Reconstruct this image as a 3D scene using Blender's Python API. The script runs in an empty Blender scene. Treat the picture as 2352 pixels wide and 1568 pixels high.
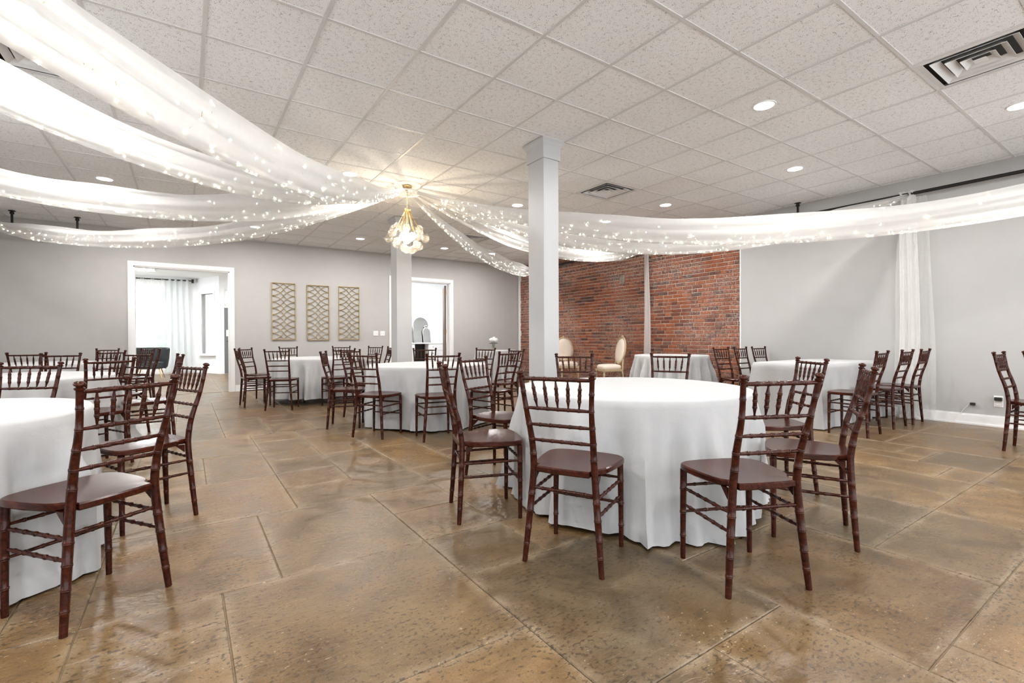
import bpy, math, random
from math import sin, cos, pi, radians, sqrt, atan2, hypot
from mathutils import Vector, Matrix

# ------------------------------------------------------------------ camera, world, exposure
SC = bpy.context.scene
COL = SC.collection
H = 1.06                                   # camera height
YAW, PITCH, ROLL, FPX = .598, -.0070, .004, 1101.0
cam_d = bpy.data.cameras.new('camera')
cam_d.sensor_width = 36.0
cam_d.lens = FPX / 2352.0 * 36.0
cam_d.clip_start = .05
cam = bpy.data.objects.new('camera', cam_d)
fw = Vector((sin(YAW) * cos(PITCH), cos(YAW) * cos(PITCH), sin(PITCH)))
rt = Vector((cos(YAW), -sin(YAW), 0))
up = rt.cross(fw)
R_ = rt * cos(ROLL) - up * sin(ROLL)
U_ = rt * sin(ROLL) + up * cos(ROLL)
M = Matrix((R_, U_, -fw)).transposed().to_4x4()
M.translation = Vector((0, 0, H))
cam.matrix_world = M
COL.objects.link(cam)
SC.camera = cam

world = bpy.data.worlds.new('overcast_sky')
SC.world = world
world.use_nodes = True
WN = world.node_tree.nodes
WN['Background'].inputs[0].default_value = (.93, .965, 1.0, 1)
WN['Background'].inputs[1].default_value = 2.7

SC.view_settings.view_transform = 'Standard'
SC.view_settings.look = 'None'
SC.view_settings.gamma = 1.0
SC.view_settings.use_curve_mapping = False
SC.view_settings.exposure = 0.28
SC.cycles.max_bounces = 8
SC.cycles.diffuse_bounces = 6
SC.cycles.glossy_bounces = 3
SC.cycles.transmission_bounces = 4
SC.cycles.transparent_max_bounces = 14
SC.cycles.sample_clamp_indirect = 5.0
SC.cycles.adaptive_threshold = .16
SC.cycles.adaptive_min_samples = 10
SC.cycles.caustics_reflective = False
SC.cycles.caustics_refractive = False

DOWNLIGHT_WATT = 29.5
BULB_WATT = 15.0
FAIRY_STRENGTH = 30.0
PANEL_STRENGTH = 70.0

HC = 3.093                                  # ceiling height
TILE = .6314
GX, GY = .116, 2.559                        # ceiling grid origin
XL, XR, YB, YF = -2.85, 7.85, 11.2, -2.7     # room limits
HUB = Vector((2.46, 6.08, 0))


# ------------------------------------------------------------------ materials
def new_mat(name):
    m = bpy.data.materials.new(name)
    m.use_nodes = True
    nt = m.node_tree
    b = nt.nodes['Principled BSDF']
    return m, nt, b


def N(nt, kind, **kw):
    n = nt.nodes.new(kind)
    for k, v in kw.items():
        if k.startswith('i_'):
            key = k[2:]
            n.inputs[int(key) if key.isdigit() else key.replace('_', ' ')].default_value = v
        else:
            setattr(n, k, v)
    return n


def ramp(nt, src, stops, interp='LINEAR'):
    r = nt.nodes.new('ShaderNodeValToRGB')
    r.color_ramp.interpolation = interp
    el = r.color_ramp.elements
    while len(el) < len(stops):
        el.new(.5)
    for e, (p, c) in zip(el, stops):
        e.position = p
        e.color = c if len(c) == 4 else (*c, 1)
    nt.links.new(src, r.inputs[0])
    return r.outputs[0]


def mixc(nt, fac, a, b, mode='MIX'):
    m = nt.nodes.new('ShaderNodeMix')
    m.data_type = 'RGBA'
    m.blend_type = mode
    for s, v in ((0, fac), (6, a), (7, b)):
        if hasattr(v, 'is_linked') or isinstance(v, bpy.types.NodeSocket):
            nt.links.new(v, m.inputs[s])
        else:
            m.inputs[s].default_value = v if s == 0 else ((*v, 1) if len(v) == 3 else v)
    return m.outputs[2]


def math_n(nt, op, a, b=None):
    m = nt.nodes.new('ShaderNodeMath')
    m.operation = op
    for s, v in ((0, a), (1, b)):
        if v is None:
            continue
        if isinstance(v, bpy.types.NodeSocket):
            nt.links.new(v, m.inputs[s])
        else:
            m.inputs[s].default_value = v
    return m.outputs[0]


def bump(nt, b, height, strength=.3, dist=.01):
    n = nt.nodes.new('ShaderNodeBump')
    n.inputs['Strength'].default_value = strength
    n.inputs['Distance'].default_value = dist
    nt.links.new(height, n.inputs['Height'])
    nt.links.new(n.outputs[0], b.inputs['Normal'])


def pos(nt):
    return nt.nodes.new('ShaderNodeNewGeometry').outputs['Position']


def noise(nt, vec, scale, detail=4, rough=.55, dist=0):
    n = nt.nodes.new('ShaderNodeTexNoise')
    n.inputs['Scale'].default_value = scale
    n.inputs['Detail'].default_value = detail
    n.inputs['Roughness'].default_value = rough
    n.inputs['Distortion'].default_value = dist
    nt.links.new(vec, n.inputs['Vector'])
    return n.outputs[0]


def scaled(nt, vec, s):
    m = nt.nodes.new('ShaderNodeMapping')
    m.inputs['Scale'].default_value = s
    nt.links.new(vec, m.inputs['Vector'])
    return m.outputs[0]


def plain(name, col, rough=.5, metal=0, var=0.0, vscale=6.0, coat=0):
    m, nt, b = new_mat(name)
    b.inputs['Roughness'].default_value = rough
    b.inputs['Metallic'].default_value = metal
    b.inputs['Coat Weight'].default_value = coat
    if var:
        n = noise(nt, pos(nt), vscale, 5)
        c = ramp(nt, n, [(.3, tuple(x * (1 - var) for x in col)), (.7, tuple(min(1, x * (1 + var)) for x in col))])
        nt.links.new(c, b.inputs['Base Color'])
    else:
        b.inputs['Base Color'].default_value = (*col, 1)
    return m


def emis(name, col, strength, sample=True):
    m, nt, b = new_mat(name)
    if not sample:
        m.cycles.emission_sampling = 'NONE'      # its light object does the lighting
    b.inputs['Base Color'].default_value = (*col, 1)
    b.inputs['Emission Color'].default_value = (*col, 1)
    b.inputs['Emission Strength'].default_value = strength
    return m


MAT = {}
MAT['wall'] = plain('wall_paint_greige', (.465, .455, .44), .75, var=.02)
MAT['wall_white'] = plain('wall_paint_pale', (.42, .415, .407), .75, var=.015)
MAT['trim'] = plain('trim_paint_white', (.82, .82, .82), .35, var=.01)
MAT['column'] = plain('column_paint_white', (.455, .46, .465), .4, var=.012)
MAT['white_room'] = plain('room_paint_white', (.86, .87, .87), .7, var=.01)
MAT['black_metal'] = plain('black_pipe_metal', (.02, .02, .02), .45, .6, var=.1)
MAT['gold'] = plain('brushed_gold', (.72, .50, .22), .25, 1.0, var=.06)
MAT['gold_frame'] = plain('gold_painted_wood', (.42, .30, .14), .45, .35, var=.18, vscale=14)
MAT['grid'] = plain('ceiling_grid_metal', (.66, .655, .65), .45, var=.02)
MAT['vent'] = plain('vent_enamel', (.74, .74, .74), .4, var=.03)
MAT['vent_dark'] = plain('vent_interior', (.05, .05, .05), .8, var=.1)
MAT['plastic'] = plain('white_plastic', (.85, .84, .82), .35, var=.01)
MAT['black'] = plain('black_plastic', (.015, .015, .015), .4, var=.1)
MAT['velvet'] = plain('charcoal_velvet', (.022, .024, .026), .8, var=.25, vscale=10)
MAT['grey_door'] = plain('grey_door_paint', (.16, .165, .17), .5, var=.03)
MAT['brown_door'] = plain('brown_door_wood', (.13, .085, .06), .45, var=.15, vscale=9)
MAT['cream'] = plain('cream_linen', (.80, .70, .60), .85, var=.03, vscale=60)
MAT['lime_wood'] = plain('limed_oak', (.46, .36, .22), .55, var=.15, vscale=25)
MAT['petal'] = plain('white_petals', (.86, .85, .80), .7, var=.04, vscale=40)
MAT['leaf'] = plain('dark_green_leaf', (.03, .06, .025), .5, var=.2, vscale=30)
MAT['table_top'] = plain('table_laminate', (.45, .42, .38), .5, var=.05)
MAT['grass'] = plain('lawn_green', (.10, .20, .05), .9, var=.3, vscale=2)
MAT['siding'] = plain('pale_siding', (.93, .93, .92), .8, var=.03)
MAT['siding_glass'] = plain('dull_window_glass', (.48, .50, .52), .2, var=.05)
MAT['mortar'] = plain('lime_mortar', (.56, .48, .41), .95, var=.25, vscale=22)
MAT['stone'] = plain('grey_stone', (.22, .185, .155), .9, var=.45, vscale=28)
MAT['joint'] = plain('floor_joint_grit', (.21, .16, .10), .8, var=.3, vscale=25)

MAT['downlight'] = emis('downlight_lens', (1.0, .96, .90), 25, False)
MAT['bulb'] = emis('warm_bulb', (1.0, .80, .52), 18, False)
MAT['fairy'] = emis('fairy_bulb', (1.0, .88, .66), FAIRY_STRENGTH, False)
MAT['panel_light'] = emis('panel_diffuser', (.97, .985, 1.0), PANEL_STRENGTH)

# mahogany
m, nt, b = new_mat('mahogany_lacquer')
tc = nt.nodes.new('ShaderNodeTexCoord').outputs['Object']
n1 = noise(nt, scaled(nt, tc, (14, 2.2, 14)), 3.0, 6, .6, 1.2)
c = ramp(nt, n1, [(.25, (.012, .0024, .0012)), (.5, (.036, .0070, .0030)), (.78, (.084, .0185, .0070))])
nt.links.new(c, b.inputs['Base Color'])
b.inputs['Roughness'].default_value = .22
b.inputs['Specular IOR Level'].default_value = .26
MAT['wood'] = m

# linen tablecloth
m, nt, b = new_mat('white_tablecloth')
p_ = pos(nt)
n1 = noise(nt, p_, 9, 5)
c = ramp(nt, n1, [(.3, (.415, .416, .42)), (.7, (.45, .451, .453))])
nt.links.new(c, b.inputs['Base Color'])
b.inputs['Roughness'].default_value = .9
b.inputs['Sheen Weight'].default_value = .15
bump(nt, b, noise(nt, p_, 5.0, 6, .6, .6), .25, .02)
MAT['cloth'] = m


# sheer fabric: part of the light passes straight, part scatters through
def sheer(name, clear, col=(.93, .92, .90), dens=26):
    m, nt, b = new_mat(name)
    out = nt.nodes['Material Output']
    nt.nodes.remove(b)
    tr = N(nt, 'ShaderNodeBsdfTransparent')
    di = N(nt, 'ShaderNodeBsdfDiffuse')
    tl = N(nt, 'ShaderNodeBsdfTranslucent')
    n = noise(nt, scaled(nt, pos(nt), (1, 1, 1)), dens, 3)
    c = ramp(nt, n, [(.3, tuple(x * .965 for x in col)), (.7, col)])
    nt.links.new(c, di.inputs['Color'])
    nt.links.new(c, tl.inputs['Color'])
    a = N(nt, 'ShaderNodeMixShader')
    a.inputs[0].default_value = .5
    nt.links.new(di.outputs[0], a.inputs[1])
    nt.links.new(tl.outputs[0], a.inputs[2])
    f = N(nt, 'ShaderNodeMixShader')
    f.inputs[0].default_value = 1 - clear
    nt.links.new(tr.outputs[0], f.inputs[1])
    nt.links.new(a.outputs[0], f.inputs[2])
    nt.links.new(f.outputs[0], out.inputs[0])
    return m


MAT['sheer'] = sheer('sheer_voile', .30, (.68, .675, .66))
MAT['sheer_white'] = sheer('hanging_voile', .22, (.90, .895, .885))
MAT['veil'] = sheer('fine_veil', .66)
MAT['curtain'] = sheer('curtain_linen', .10, (.84, .86, .86))


def thin_glass(name, tint=(1, 1, 1), milk=0.0):
    m, nt, b = new_mat(name)
    out = nt.nodes['Material Output']
    nt.nodes.remove(b)
    tr = N(nt, 'ShaderNodeBsdfTransparent')
    tr.inputs[0].default_value = (*tint, 1)
    gl = N(nt, 'ShaderNodeBsdfGlossy')
    gl.inputs['Roughness'].default_value = .03
    lw = N(nt, 'ShaderNodeLayerWeight')
    fac = math_n(nt, 'ADD', math_n(nt, 'MULTIPLY', math_n(nt, 'POWER', lw.outputs['Facing'], 4.0), .45), .05)
    mx = N(nt, 'ShaderNodeMixShader')
    nt.links.new(fac, mx.inputs[0])
    nt.links.new(tr.outputs[0], mx.inputs[1])
    nt.links.new(gl.outputs[0], mx.inputs[2])
    last = mx
    if milk:
        tl = N(nt, 'ShaderNodeBsdfTranslucent')
        tl.inputs[0].default_value = (1.0, .95, .87, 1)
        m2 = N(nt, 'ShaderNodeMixShader')
        seeds = noise(nt, pos(nt), 90, 2)
        nt.links.new(math_n(nt, 'MULTIPLY', ramp(nt, seeds, [(.40, (.35, .35, .35)), (.62, (1, 1, 1))]), milk), m2.inputs[0])
        nt.links.new(mx.outputs[0], m2.inputs[1])
        nt.links.new(tl.outputs[0], m2.inputs[2])
        last = m2
    nt.links.new(last.outputs[0], out.inputs[0])
    return m


MAT['glass'] = thin_glass('window_glass')
MAT['globe'] = thin_glass('globe_glass', (.985, .975, .96), .07)
m, nt, b = new_mat('mirror_silver')
b.inputs['Metallic'].default_value = 1
b.inputs['Roughness'].default_value = .03
b.inputs['Base Color'].default_value = (.92, .93, .93, 1)
MAT['mirror'] = m

# acoustic ceiling tile with pinholes
m, nt, b = new_mat('acoustic_tile')
p_ = pos(nt)
vo = nt.nodes.new('ShaderNodeTexVoronoi')
vo.inputs['Scale'].default_value = 140
nt.links.new(scaled(nt, p_, (1, 1.0, 1)), vo.inputs['Vector'])
big = noise(nt, p_, 30, 2)
hole = math_n(nt, 'LESS_THAN', vo.outputs['Distance'], math_n(nt, 'MULTIPLY', math_n(nt, 'SUBTRACT', big, .25), .92))
base = ramp(nt, noise(nt, p_, 1.1, 2), [(.3, (.87, .872, .88)), (.7, (.905, .907, .915))])
c = mixc(nt, hole, base, (.36, .35, .345))
nt.links.new(c, b.inputs['Base Color'])
b.inputs['Roughness'].default_value = .9
MAT['tile'] = m

# stained stamped concrete
m, nt, b = new_mat('stained_concrete')
p_ = pos(nt)
oi = nt.nodes.new('ShaderNodeObjectInfo').outputs['Random']
at = N(nt, 'ShaderNodeAttribute', attribute_name='edge').outputs['Fac']
rn = N(nt, 'ShaderNodeAttribute', attribute_name='rnd').outputs['Fac']
rv = math_n(nt, 'FRACT', math_n(nt, 'ADD', oi, rn))
n_big = noise(nt, p_, .75, 4, .6, .8)
n_mid = noise(nt, scaled(nt, p_, (1, 1, 1)), 4.5, 6, .62, .6)
base = ramp(nt, n_mid, [(.28, (.094, .060, .028)), (.48, (.148, .098, .049)), (.62, (.184, .125, .064)), (.8, (.218, .156, .088))])
warm = ramp(nt, n_big, [(.35, (.84, .90, .96)), (.62, (1.12, .97, .72))])
c = mixc(nt, .75, base, warm, 'MULTIPLY')
tint = ramp(nt, rv, [(0, (.62, .65, .70)), (.35, (.92, .90, .88)), (.7, (1.14, 1.04, .92)), (1, (.80, .72, .62))])
c = mixc(nt, .8, c, tint, 'MULTIPLY')
rim = math_n(nt, 'MULTIPLY', at, ramp(nt, noise(nt, p_, 7, 4), [(.32, (.0, .0, .0)), (.72, (.60, .60, .60))]))
c = mixc(nt, rim, c, (.34, .265, .18))
mask = noise(nt, p_, 3.2, 3)
fine = noise(nt, scaled(nt, p_, (1.0, 1.35, 1)), 48, 3, .6)
grain = noise(nt, p_, 150, 2)
c = mixc(nt, .55, c, ramp(nt, grain, [(.3, (.66, .64, .62)), (.7, (1.28, 1.26, 1.24))]), 'MULTIPLY')
pit = math_n(nt, 'LESS_THAN', fine, math_n(nt, 'ADD', math_n(nt, 'MULTIPLY', mask, .28), .262))
c = mixc(nt, math_n(nt, 'MULTIPLY', pit, .72), c, (.040, .027, .015))
fleck = math_n(nt, 'GREATER_THAN', fine, math_n(nt, 'SUBTRACT', .90, math_n(nt, 'MULTIPLY', n_big, .42)))
c = mixc(nt, math_n(nt, 'MULTIPLY', fleck, .6), c, (.46, .40, .31))
nt.links.new(c, b.inputs['Base Color'])
rr = ramp(nt, n_mid, [(.3, (.27, .27, .27)), (.7, (.44, .44, .44))])
nt.links.new(rr, b.inputs['Roughness'])
b.inputs['Specular IOR Level'].default_value = .45
bump(nt, b, noise(nt, scaled(nt, p_, (1, 2.2, 1)), 12, 3, .65, .4), .35, .010)
MAT['concrete'] = m

# old brick
m, nt, b = new_mat('old_red_brick')
p_ = pos(nt)
oi = nt.nodes.new('ShaderNodeObjectInfo').outputs['Random']
rn = N(nt, 'ShaderNodeAttribute', attribute_name='rnd').outputs['Fac']
rv = math_n(nt, 'FRACT', math_n(nt, 'ADD', oi, rn))
base = ramp(nt, rv, [(0, (.085, .032, .024)), (.10, (.16, .050, .028)), (.3, (.24, .070, .032)), (.55, (.30, .088, .036)), (.8, (.34, .105, .042)), (.93, (.21, .085, .058)), (1, (.10, .058, .048))])
nn = noise(nt, p_, 26, 6, .65)
base = mixc(nt, .7, base, ramp(nt, nn, [(.3, (.45, .42, .42)), (.6, (1.08, 1.08, 1.08))]), 'MULTIPLY')
wear = math_n(nt, 'MULTIPLY', ramp(nt, noise(nt, p_, .9, 3, .6, .4), [(.40, (0, 0, 0)), (.60, (1, 1, 1))]),
              ramp(nt, noise(nt, p_, 34, 5, .7), [(.46, (0, 0, 0)), (.60, (1, 1, 1))]))
c = mixc(nt, math_n(nt, 'MULTIPLY', wear, .75), base, (.42, .34, .30))
nt.links.new(c, b.inputs['Base Color'])
b.inputs['Roughness'].default_value = .85
bump(nt, b, noise(nt, p_, 45, 6, .7), .7, .012)
MAT['brick'] = m


# ------------------------------------------------------------------ mesh helpers
class MB:
    def __init__(s):
        s.v, s.f = [], []

    def add(s, vs, fs):
        o = len(s.v)
        s.v += [tuple(x) for x in vs]
        s.f += [tuple(i + o for i in q) for q in fs]

    def box(s, x0, x1, y0, y1, z0, z1):
        s.add([(x0, y0, z0), (x1, y0, z0), (x1, y1, z0), (x0, y1, z0), (x0, y0, z1), (x1, y0, z1), (x1, y1, z1), (x0, y1, z1)],
              [(0, 3, 2, 1), (4, 5, 6, 7), (0, 1, 5, 4), (1, 2, 6, 5), (2, 3, 7, 6), (3, 0, 4, 7)])
        return s

    def bbox_b(s, x0, x1, y0, y1, z0, z1, e):
        """box with chamfered edges on all sides"""
        vs, key = [], {}
        for ix in (0, 1):
            for iy in (0, 1):
                for iz in (0, 1):
                    X, Y, Z = (x0, x1)[ix], (y0, y1)[iy], (z0, z1)[iz]
                    dx, dy, dz = (e, -e)[ix], (e, -e)[iy], (e, -e)[iz]
                    key[ix, iy, iz] = len(vs)
                    vs += [(X, Y + dy, Z + dz), (X + dx, Y, Z + dz), (X + dx, Y + dy, Z)]
        fs = []

        def k(a, i):
            return key[a] + i
        for i in (0, 1):
            q = [(i, 0, 0), (i, 1, 0), (i, 1, 1), (i, 0, 1)]
            fs.append(tuple(k(a, 0) for a in (q if i else q[::-1])))
            q = [(0, i, 0), (0, i, 1), (1, i, 1), (1, i, 0)]
            fs.append(tuple(k(a, 1) for a in (q if i else q[::-1])))
            q = [(0, 0, i), (1, 0, i), (1, 1, i), (0, 1, i)]
            fs.append(tuple(k(a, 2) for a in (q if i else q[::-1])))
        for i in (0, 1):
            for j in (0, 1):
                fs.append((k((0, i, j), 1), k((1, i, j), 1), k((1, i, j), 2), k((0, i, j), 2)))
                fs.append((k((i, 0, j), 0), k((i, 1, j), 0), k((i, 1, j), 2), k((i, 0, j), 2)))
                fs.append((k((i, j, 0), 0), k((i, j, 1), 0), k((i, j, 1), 1), k((i, j, 0), 1)))
        for a in key:
            fs.append((key[a], key[a] + 1, key[a] + 2))
        s.add(vs, fs)
        return s

    def tube(s, pts, rad, n=8, caps=True, closed=False):
        pts = [Vector(p) for p in pts]
        if not hasattr(rad, '__len__'):
            rad = [rad] * len(pts)
        vs, fs = [], []
        ref = None
        m_ = len(pts)
        for i, p in enumerate(pts):
            if closed:
                d = pts[(i + 1) % m_] - pts[i - 1]
            else:
                d = pts[min(i + 1, m_ - 1)] - pts[max(i - 1, 0)]
            if d.length < 1e-9:
                d = Vector((0, 0, 1))
            d.normalize()
            if ref is None:
                ref = Vector((1, 0, 0)) if abs(d.x) < .8 else Vector((0, 1, 0))
            a = ref - d * ref.dot(d)
            if a.length < 1e-4:
                a = d.orthogonal()
            a.normalize()
            bb = d.cross(a)
            ref = a
            for k in range(n):
                t = 2 * pi * k / n
                vs.append(p + (a * cos(t) + bb * sin(t)) * rad[i])
        rows = m_ if closed else m_ - 1
        for i in range(rows):
            for k in range(n):
                a0, a1 = i * n + k, i * n + (k + 1) % n
                j = ((i + 1) % m_) * n
                fs.append((a0, a1, j + (k + 1) % n, j + k))
        if caps and not closed:
            fs.append(tuple(range(n))[::-1])
            fs.append(tuple((m_ - 1) * n + k for k in range(n)))
        s.add(vs, fs)
        return s

    def lathe(s, prof, n=16, center=(0, 0, 0), caps=True):
        cx, cy, cz = center
        vs, fs = [], []
        for r, z in prof:
            for k in range(n):
                t = 2 * pi * k / n
                vs.append((cx + r * cos(t), cy + r * sin(t), cz + z))
        for i in range(len(prof) - 1):
            for k in range(n):
                fs.append((i * n + k, i * n + (k + 1) % n, (i + 1) * n + (k + 1) % n, (i + 1) * n + k))
        if caps:
            fs.append(tuple(range(n))[::-1])
            fs.append(tuple((len(prof) - 1) * n + k for k in range(n)))
        s.add(vs, fs)
        return s

    def sphere(s, c, r, nu=12, nv=8, sz=1.0):
        prof = [(max(1e-4, r * sin(pi * i / nv)), -r * sz * cos(pi * i / nv)) for i in range(nv + 1)]
        return s.lathe(prof, nu, c)

    def prism(s, poly, z0, z1):
        n = len(poly)
        s.add([(x, y, z0) for x, y in poly] + [(x, y, z1) for x, y in poly],
              [tuple(range(n))[::-1], tuple(range(n, 2 * n))] + [(i, (i + 1) % n, n + (i + 1) % n, n + i) for i in range(n)])
        return s

    def xform(s, mat, start=0):
        for i in range(start, len(s.v)):
            s.v[i] = tuple(mat @ Vector(s.v[i]))
        return s

    def mesh(s, name, mat, smooth=None):
        me = bpy.data.meshes.new(name)
        me.from_pydata(s.v, [], s.f)
        if mat:
            me.materials.append(MAT[mat])
        if smooth:
            for p in me.polygons:
                p.use_smooth = True
            me.set_sharp_from_angle(angle=radians(smooth))
        me.update()
        return me

    def build(s, name, mat, parent=None, smooth=None):
        return put(name, s.mesh(name, mat, smooth), parent)


def put(name, me, parent=None, loc=None):
    o = bpy.data.objects.new(name, me)
    COL.objects.link(o)
    if parent:
        o.parent = parent
    if loc:
        o.location = loc
    return o


def tag(o, label, cat, group=None, kind=None):
    o['label'] = label
    o['category'] = cat
    if group:
        o['group'] = group
    if kind:
        o['kind'] = kind
    return o


def thing(name, label, cat, loc=(0, 0, 0), rz=0, group=None):
    o = put(name, None)
    o.location = loc
    o.rotation_euler = (0, 0, rz)
    return tag(o, label, cat, group)


def struct(o, label=None, cat=None):
    o['kind'] = 'structure'
    if label:
        o['label'] = label
        o['category'] = cat
    return o


def catmull(pts, per=6):
    P = [Vector(p) for p in pts]
    P = [P[0] * 2 - P[1]] + P + [P[-1] * 2 - P[-2]]
    out = []
    for i in range(1, len(P) - 2):
        for k in range(per):
            t = k / per
            a, b_, c_, d = P[i - 1], P[i], P[i + 1], P[i + 2]
            out.append(.5 * ((2 * b_) + (c_ - a) * t + (2 * a - 5 * b_ + 4 * c_ - d) * t * t + (3 * b_ - a - 3 * c_ + d) * t ** 3))
    out.append(P[-2])
    return out


def path_at(pts, s):
    """point at arc length s"""
    for a, b_ in zip(pts[:-1], pts[1:]):
        L = (b_ - a).length
        if s <= L or b_ is pts[-1]:
            return a + (b_ - a) * (s / L if L else 0)
        s -= L
    return pts[-1]


def path_len(pts):
    return sum((b_ - a).length for a, b_ in zip(pts[:-1], pts[1:]))


def turned(mb, pts, rfun, rings, n=8, rh=.0032, rw=.0035, step=.05):
    """a turned bamboo-like rod: rings are arc-length positions of raised double beads"""
    pts = [Vector(p) for p in pts]
    L = path_len(pts)
    ss = {0.0: 0, L: 0}
    k = int(L / step) + 1
    for i in range(1, k):
        s_ = L * i / k
        if all(abs(s_ - r) > 2.2 * rw for r in rings):
            ss[s_] = 0
    for r in rings:
        for d, h in ((-2.0 * rw, 0), (-rw, rh), (0, rh * .35), (rw, rh), (2.0 * rw, 0)):
            if 0 < r + d < L:
                ss[r + d] = h
    keys = sorted(ss)
    mb.tube([path_at(pts, s_) for s_ in keys], [rfun(s_ / L) + ss[s_] for s_ in keys], n)
    return mb


# ------------------------------------------------------------------ floor
random.seed(7)
HM = .2277
FX0, FY0 = .12, .51
floor_mb = MB().box(XL - .1, XR + .3, YF, 19.0, -.12, -.006)
floor = struct(floor_mb.build('floor', 'joint'), 'brown stained stamped concrete floor in ashlar slabs', 'floor')
spec = [(0, 4, 4, 8), (1, 4, 8, 12), (-2, 1, 8, 12), (-2, 0, 7, 8), (-2, 0, 6, 7), (-2, 0, 4, 6), (-2, 2, 12, 16), (2, 6, 12, 14),
        (2, 4, 14, 16), (2, 4, 16, 18), (4, 6, 14, 18), (4, 6, 10, 12), (4, 6, 8, 10), (4, 6, 6, 8), (4, 8, 2, 6), (0, 4, 0, 4),
        (4, 6, -2, 2), (6, 8, -2, 2), (8, 12, 0, 4), (8, 12, 4, 6), (9, 13, -4, 0), (12, 16, -0, 2), (16, 20, -2, 2), (20, 24, -2, 2),
        (12, 14, 2, 4), (14, 16, 2, 6), (16, 18, 2, 6), (18, 20, 2, 6), (23, 25, 4, 5), (2, 4, 18, 22), (2, 4, 22, 24), (0, 2, 16, 20),
        (-2, 0, 16, 18), (-2, 0, 18, 20), (-2, 2, 20, 24), (4, 6, 18, 22), (4, 8, 22, 24), (6, 8, 6, 8), (6, 8, 8, 12), (6, 8, 12, 14)]
I0, I1, J0, J1 = -13, 34, -8, 47
taken = {}
slabs = []


def claim(a, b_, c_, d):
    for i in range(a, b_):
        for j in range(c_, d):
            taken[i, j] = 1
    slabs.append((a, b_, c_, d))


for q in spec:
    claim(*q)
sizes = [(4, 4), (4, 4), (4, 2), (2, 4), (4, 3), (3, 4), (2, 2), (4, 2), (2, 4), (3, 2), (2, 1)]
for j in range(J0, J1):
    for i in range(I0, I1):
        if (i, j) in taken:
            continue
        opts = sizes[:]
        random.shuffle(opts)
        for (w, h_) in opts + [(2, 2), (2, 1), (1, 2), (1, 1)]:
            if i + w <= I1 and j + h_ <= J1 and all((i + a, j + b_) not in taken for a in range(w) for b_ in range(h_)):
                claim(i, i + w, j, j + h_)
                break


def slab_geo(w, d, mb, x=0, y=0):
    g, e, ins = .002, .003, min(.05, w * .3, d * .3)
    rings = [(g, -.014), (g, -.004), (g + e, 0), (ins, 0)]
    vs = []
    for k, z in rings:
        vs += [(x + k, y + k, z), (x + w - k, y + k, z), (x + w - k, y + d - k, z), (x + k, y + d - k, z)]
    fs = []
    for r in range(3):
        for k in range(4):
            fs.append((r * 4 + k, r * 4 + (k + 1) % 4, r * 4 + 4 + (k + 1) % 4, r * 4 + 4 + k))
    fs.append((12, 13, 14, 15))
    mb.add(vs, fs)


def slab_attr(me, rnds):
    a = me.attributes.new('edge', 'FLOAT', 'POINT')
    a.data.foreach_set('value', [1., 1., 1., 1., 1., 1., 1., 1., 1., 1., 1., 1., 0., 0., 0., 0.] * len(rnds))
    r = me.attributes.new('rnd', 'FLOAT', 'POINT')
    r.data.foreach_set('value', [x for x in rnds for _ in range(16)])


slabs.sort(key=lambda q: hypot((q[0] + q[1]) / 2 * HM + FX0 - .8, (q[2] + q[3]) / 2 * HM + FY0 - .5))
cache = {}
for (a, b_, c_, d) in slabs[:300]:
    k = (b_ - a, d - c_)
    if k not in cache:
        mb = MB()
        slab_geo(k[0] * HM, k[1] * HM, mb)
        me = mb.mesh('slab', 'concrete')
        slab_attr(me, [0.])
        cache[k] = me
    put('slab', cache[k], floor, (FX0 + a * HM, FY0 + c_ * HM, random.uniform(-.0012, .0012)))
mb, rn_ = MB(), []
for (a, b_, c_, d) in slabs[300:]:
    slab_geo((b_ - a) * HM, (d - c_) * HM, mb, FX0 + a * HM, FY0 + c_ * HM)
    rn_.append(random.random())
for j in range(10):                                   # slabs of the rooms beyond the doors and behind the camera
    for i in range(13):
        slab_geo(.86, .72, mb, XL + i * .86, YB + .08 + j * .72)
        rn_.append(random.random())
for j in range(4):
    for i in range(13):
        slab_geo(.86, .70, mb, XL + i * .86, YF + j * .70)
        rn_.append(random.random())
me = mb.mesh('distant_slabs', 'concrete')
slab_attr(me, rn_)
o = put('distant_slabs', me, floor)
o['kind'] = 'stuff'

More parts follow.
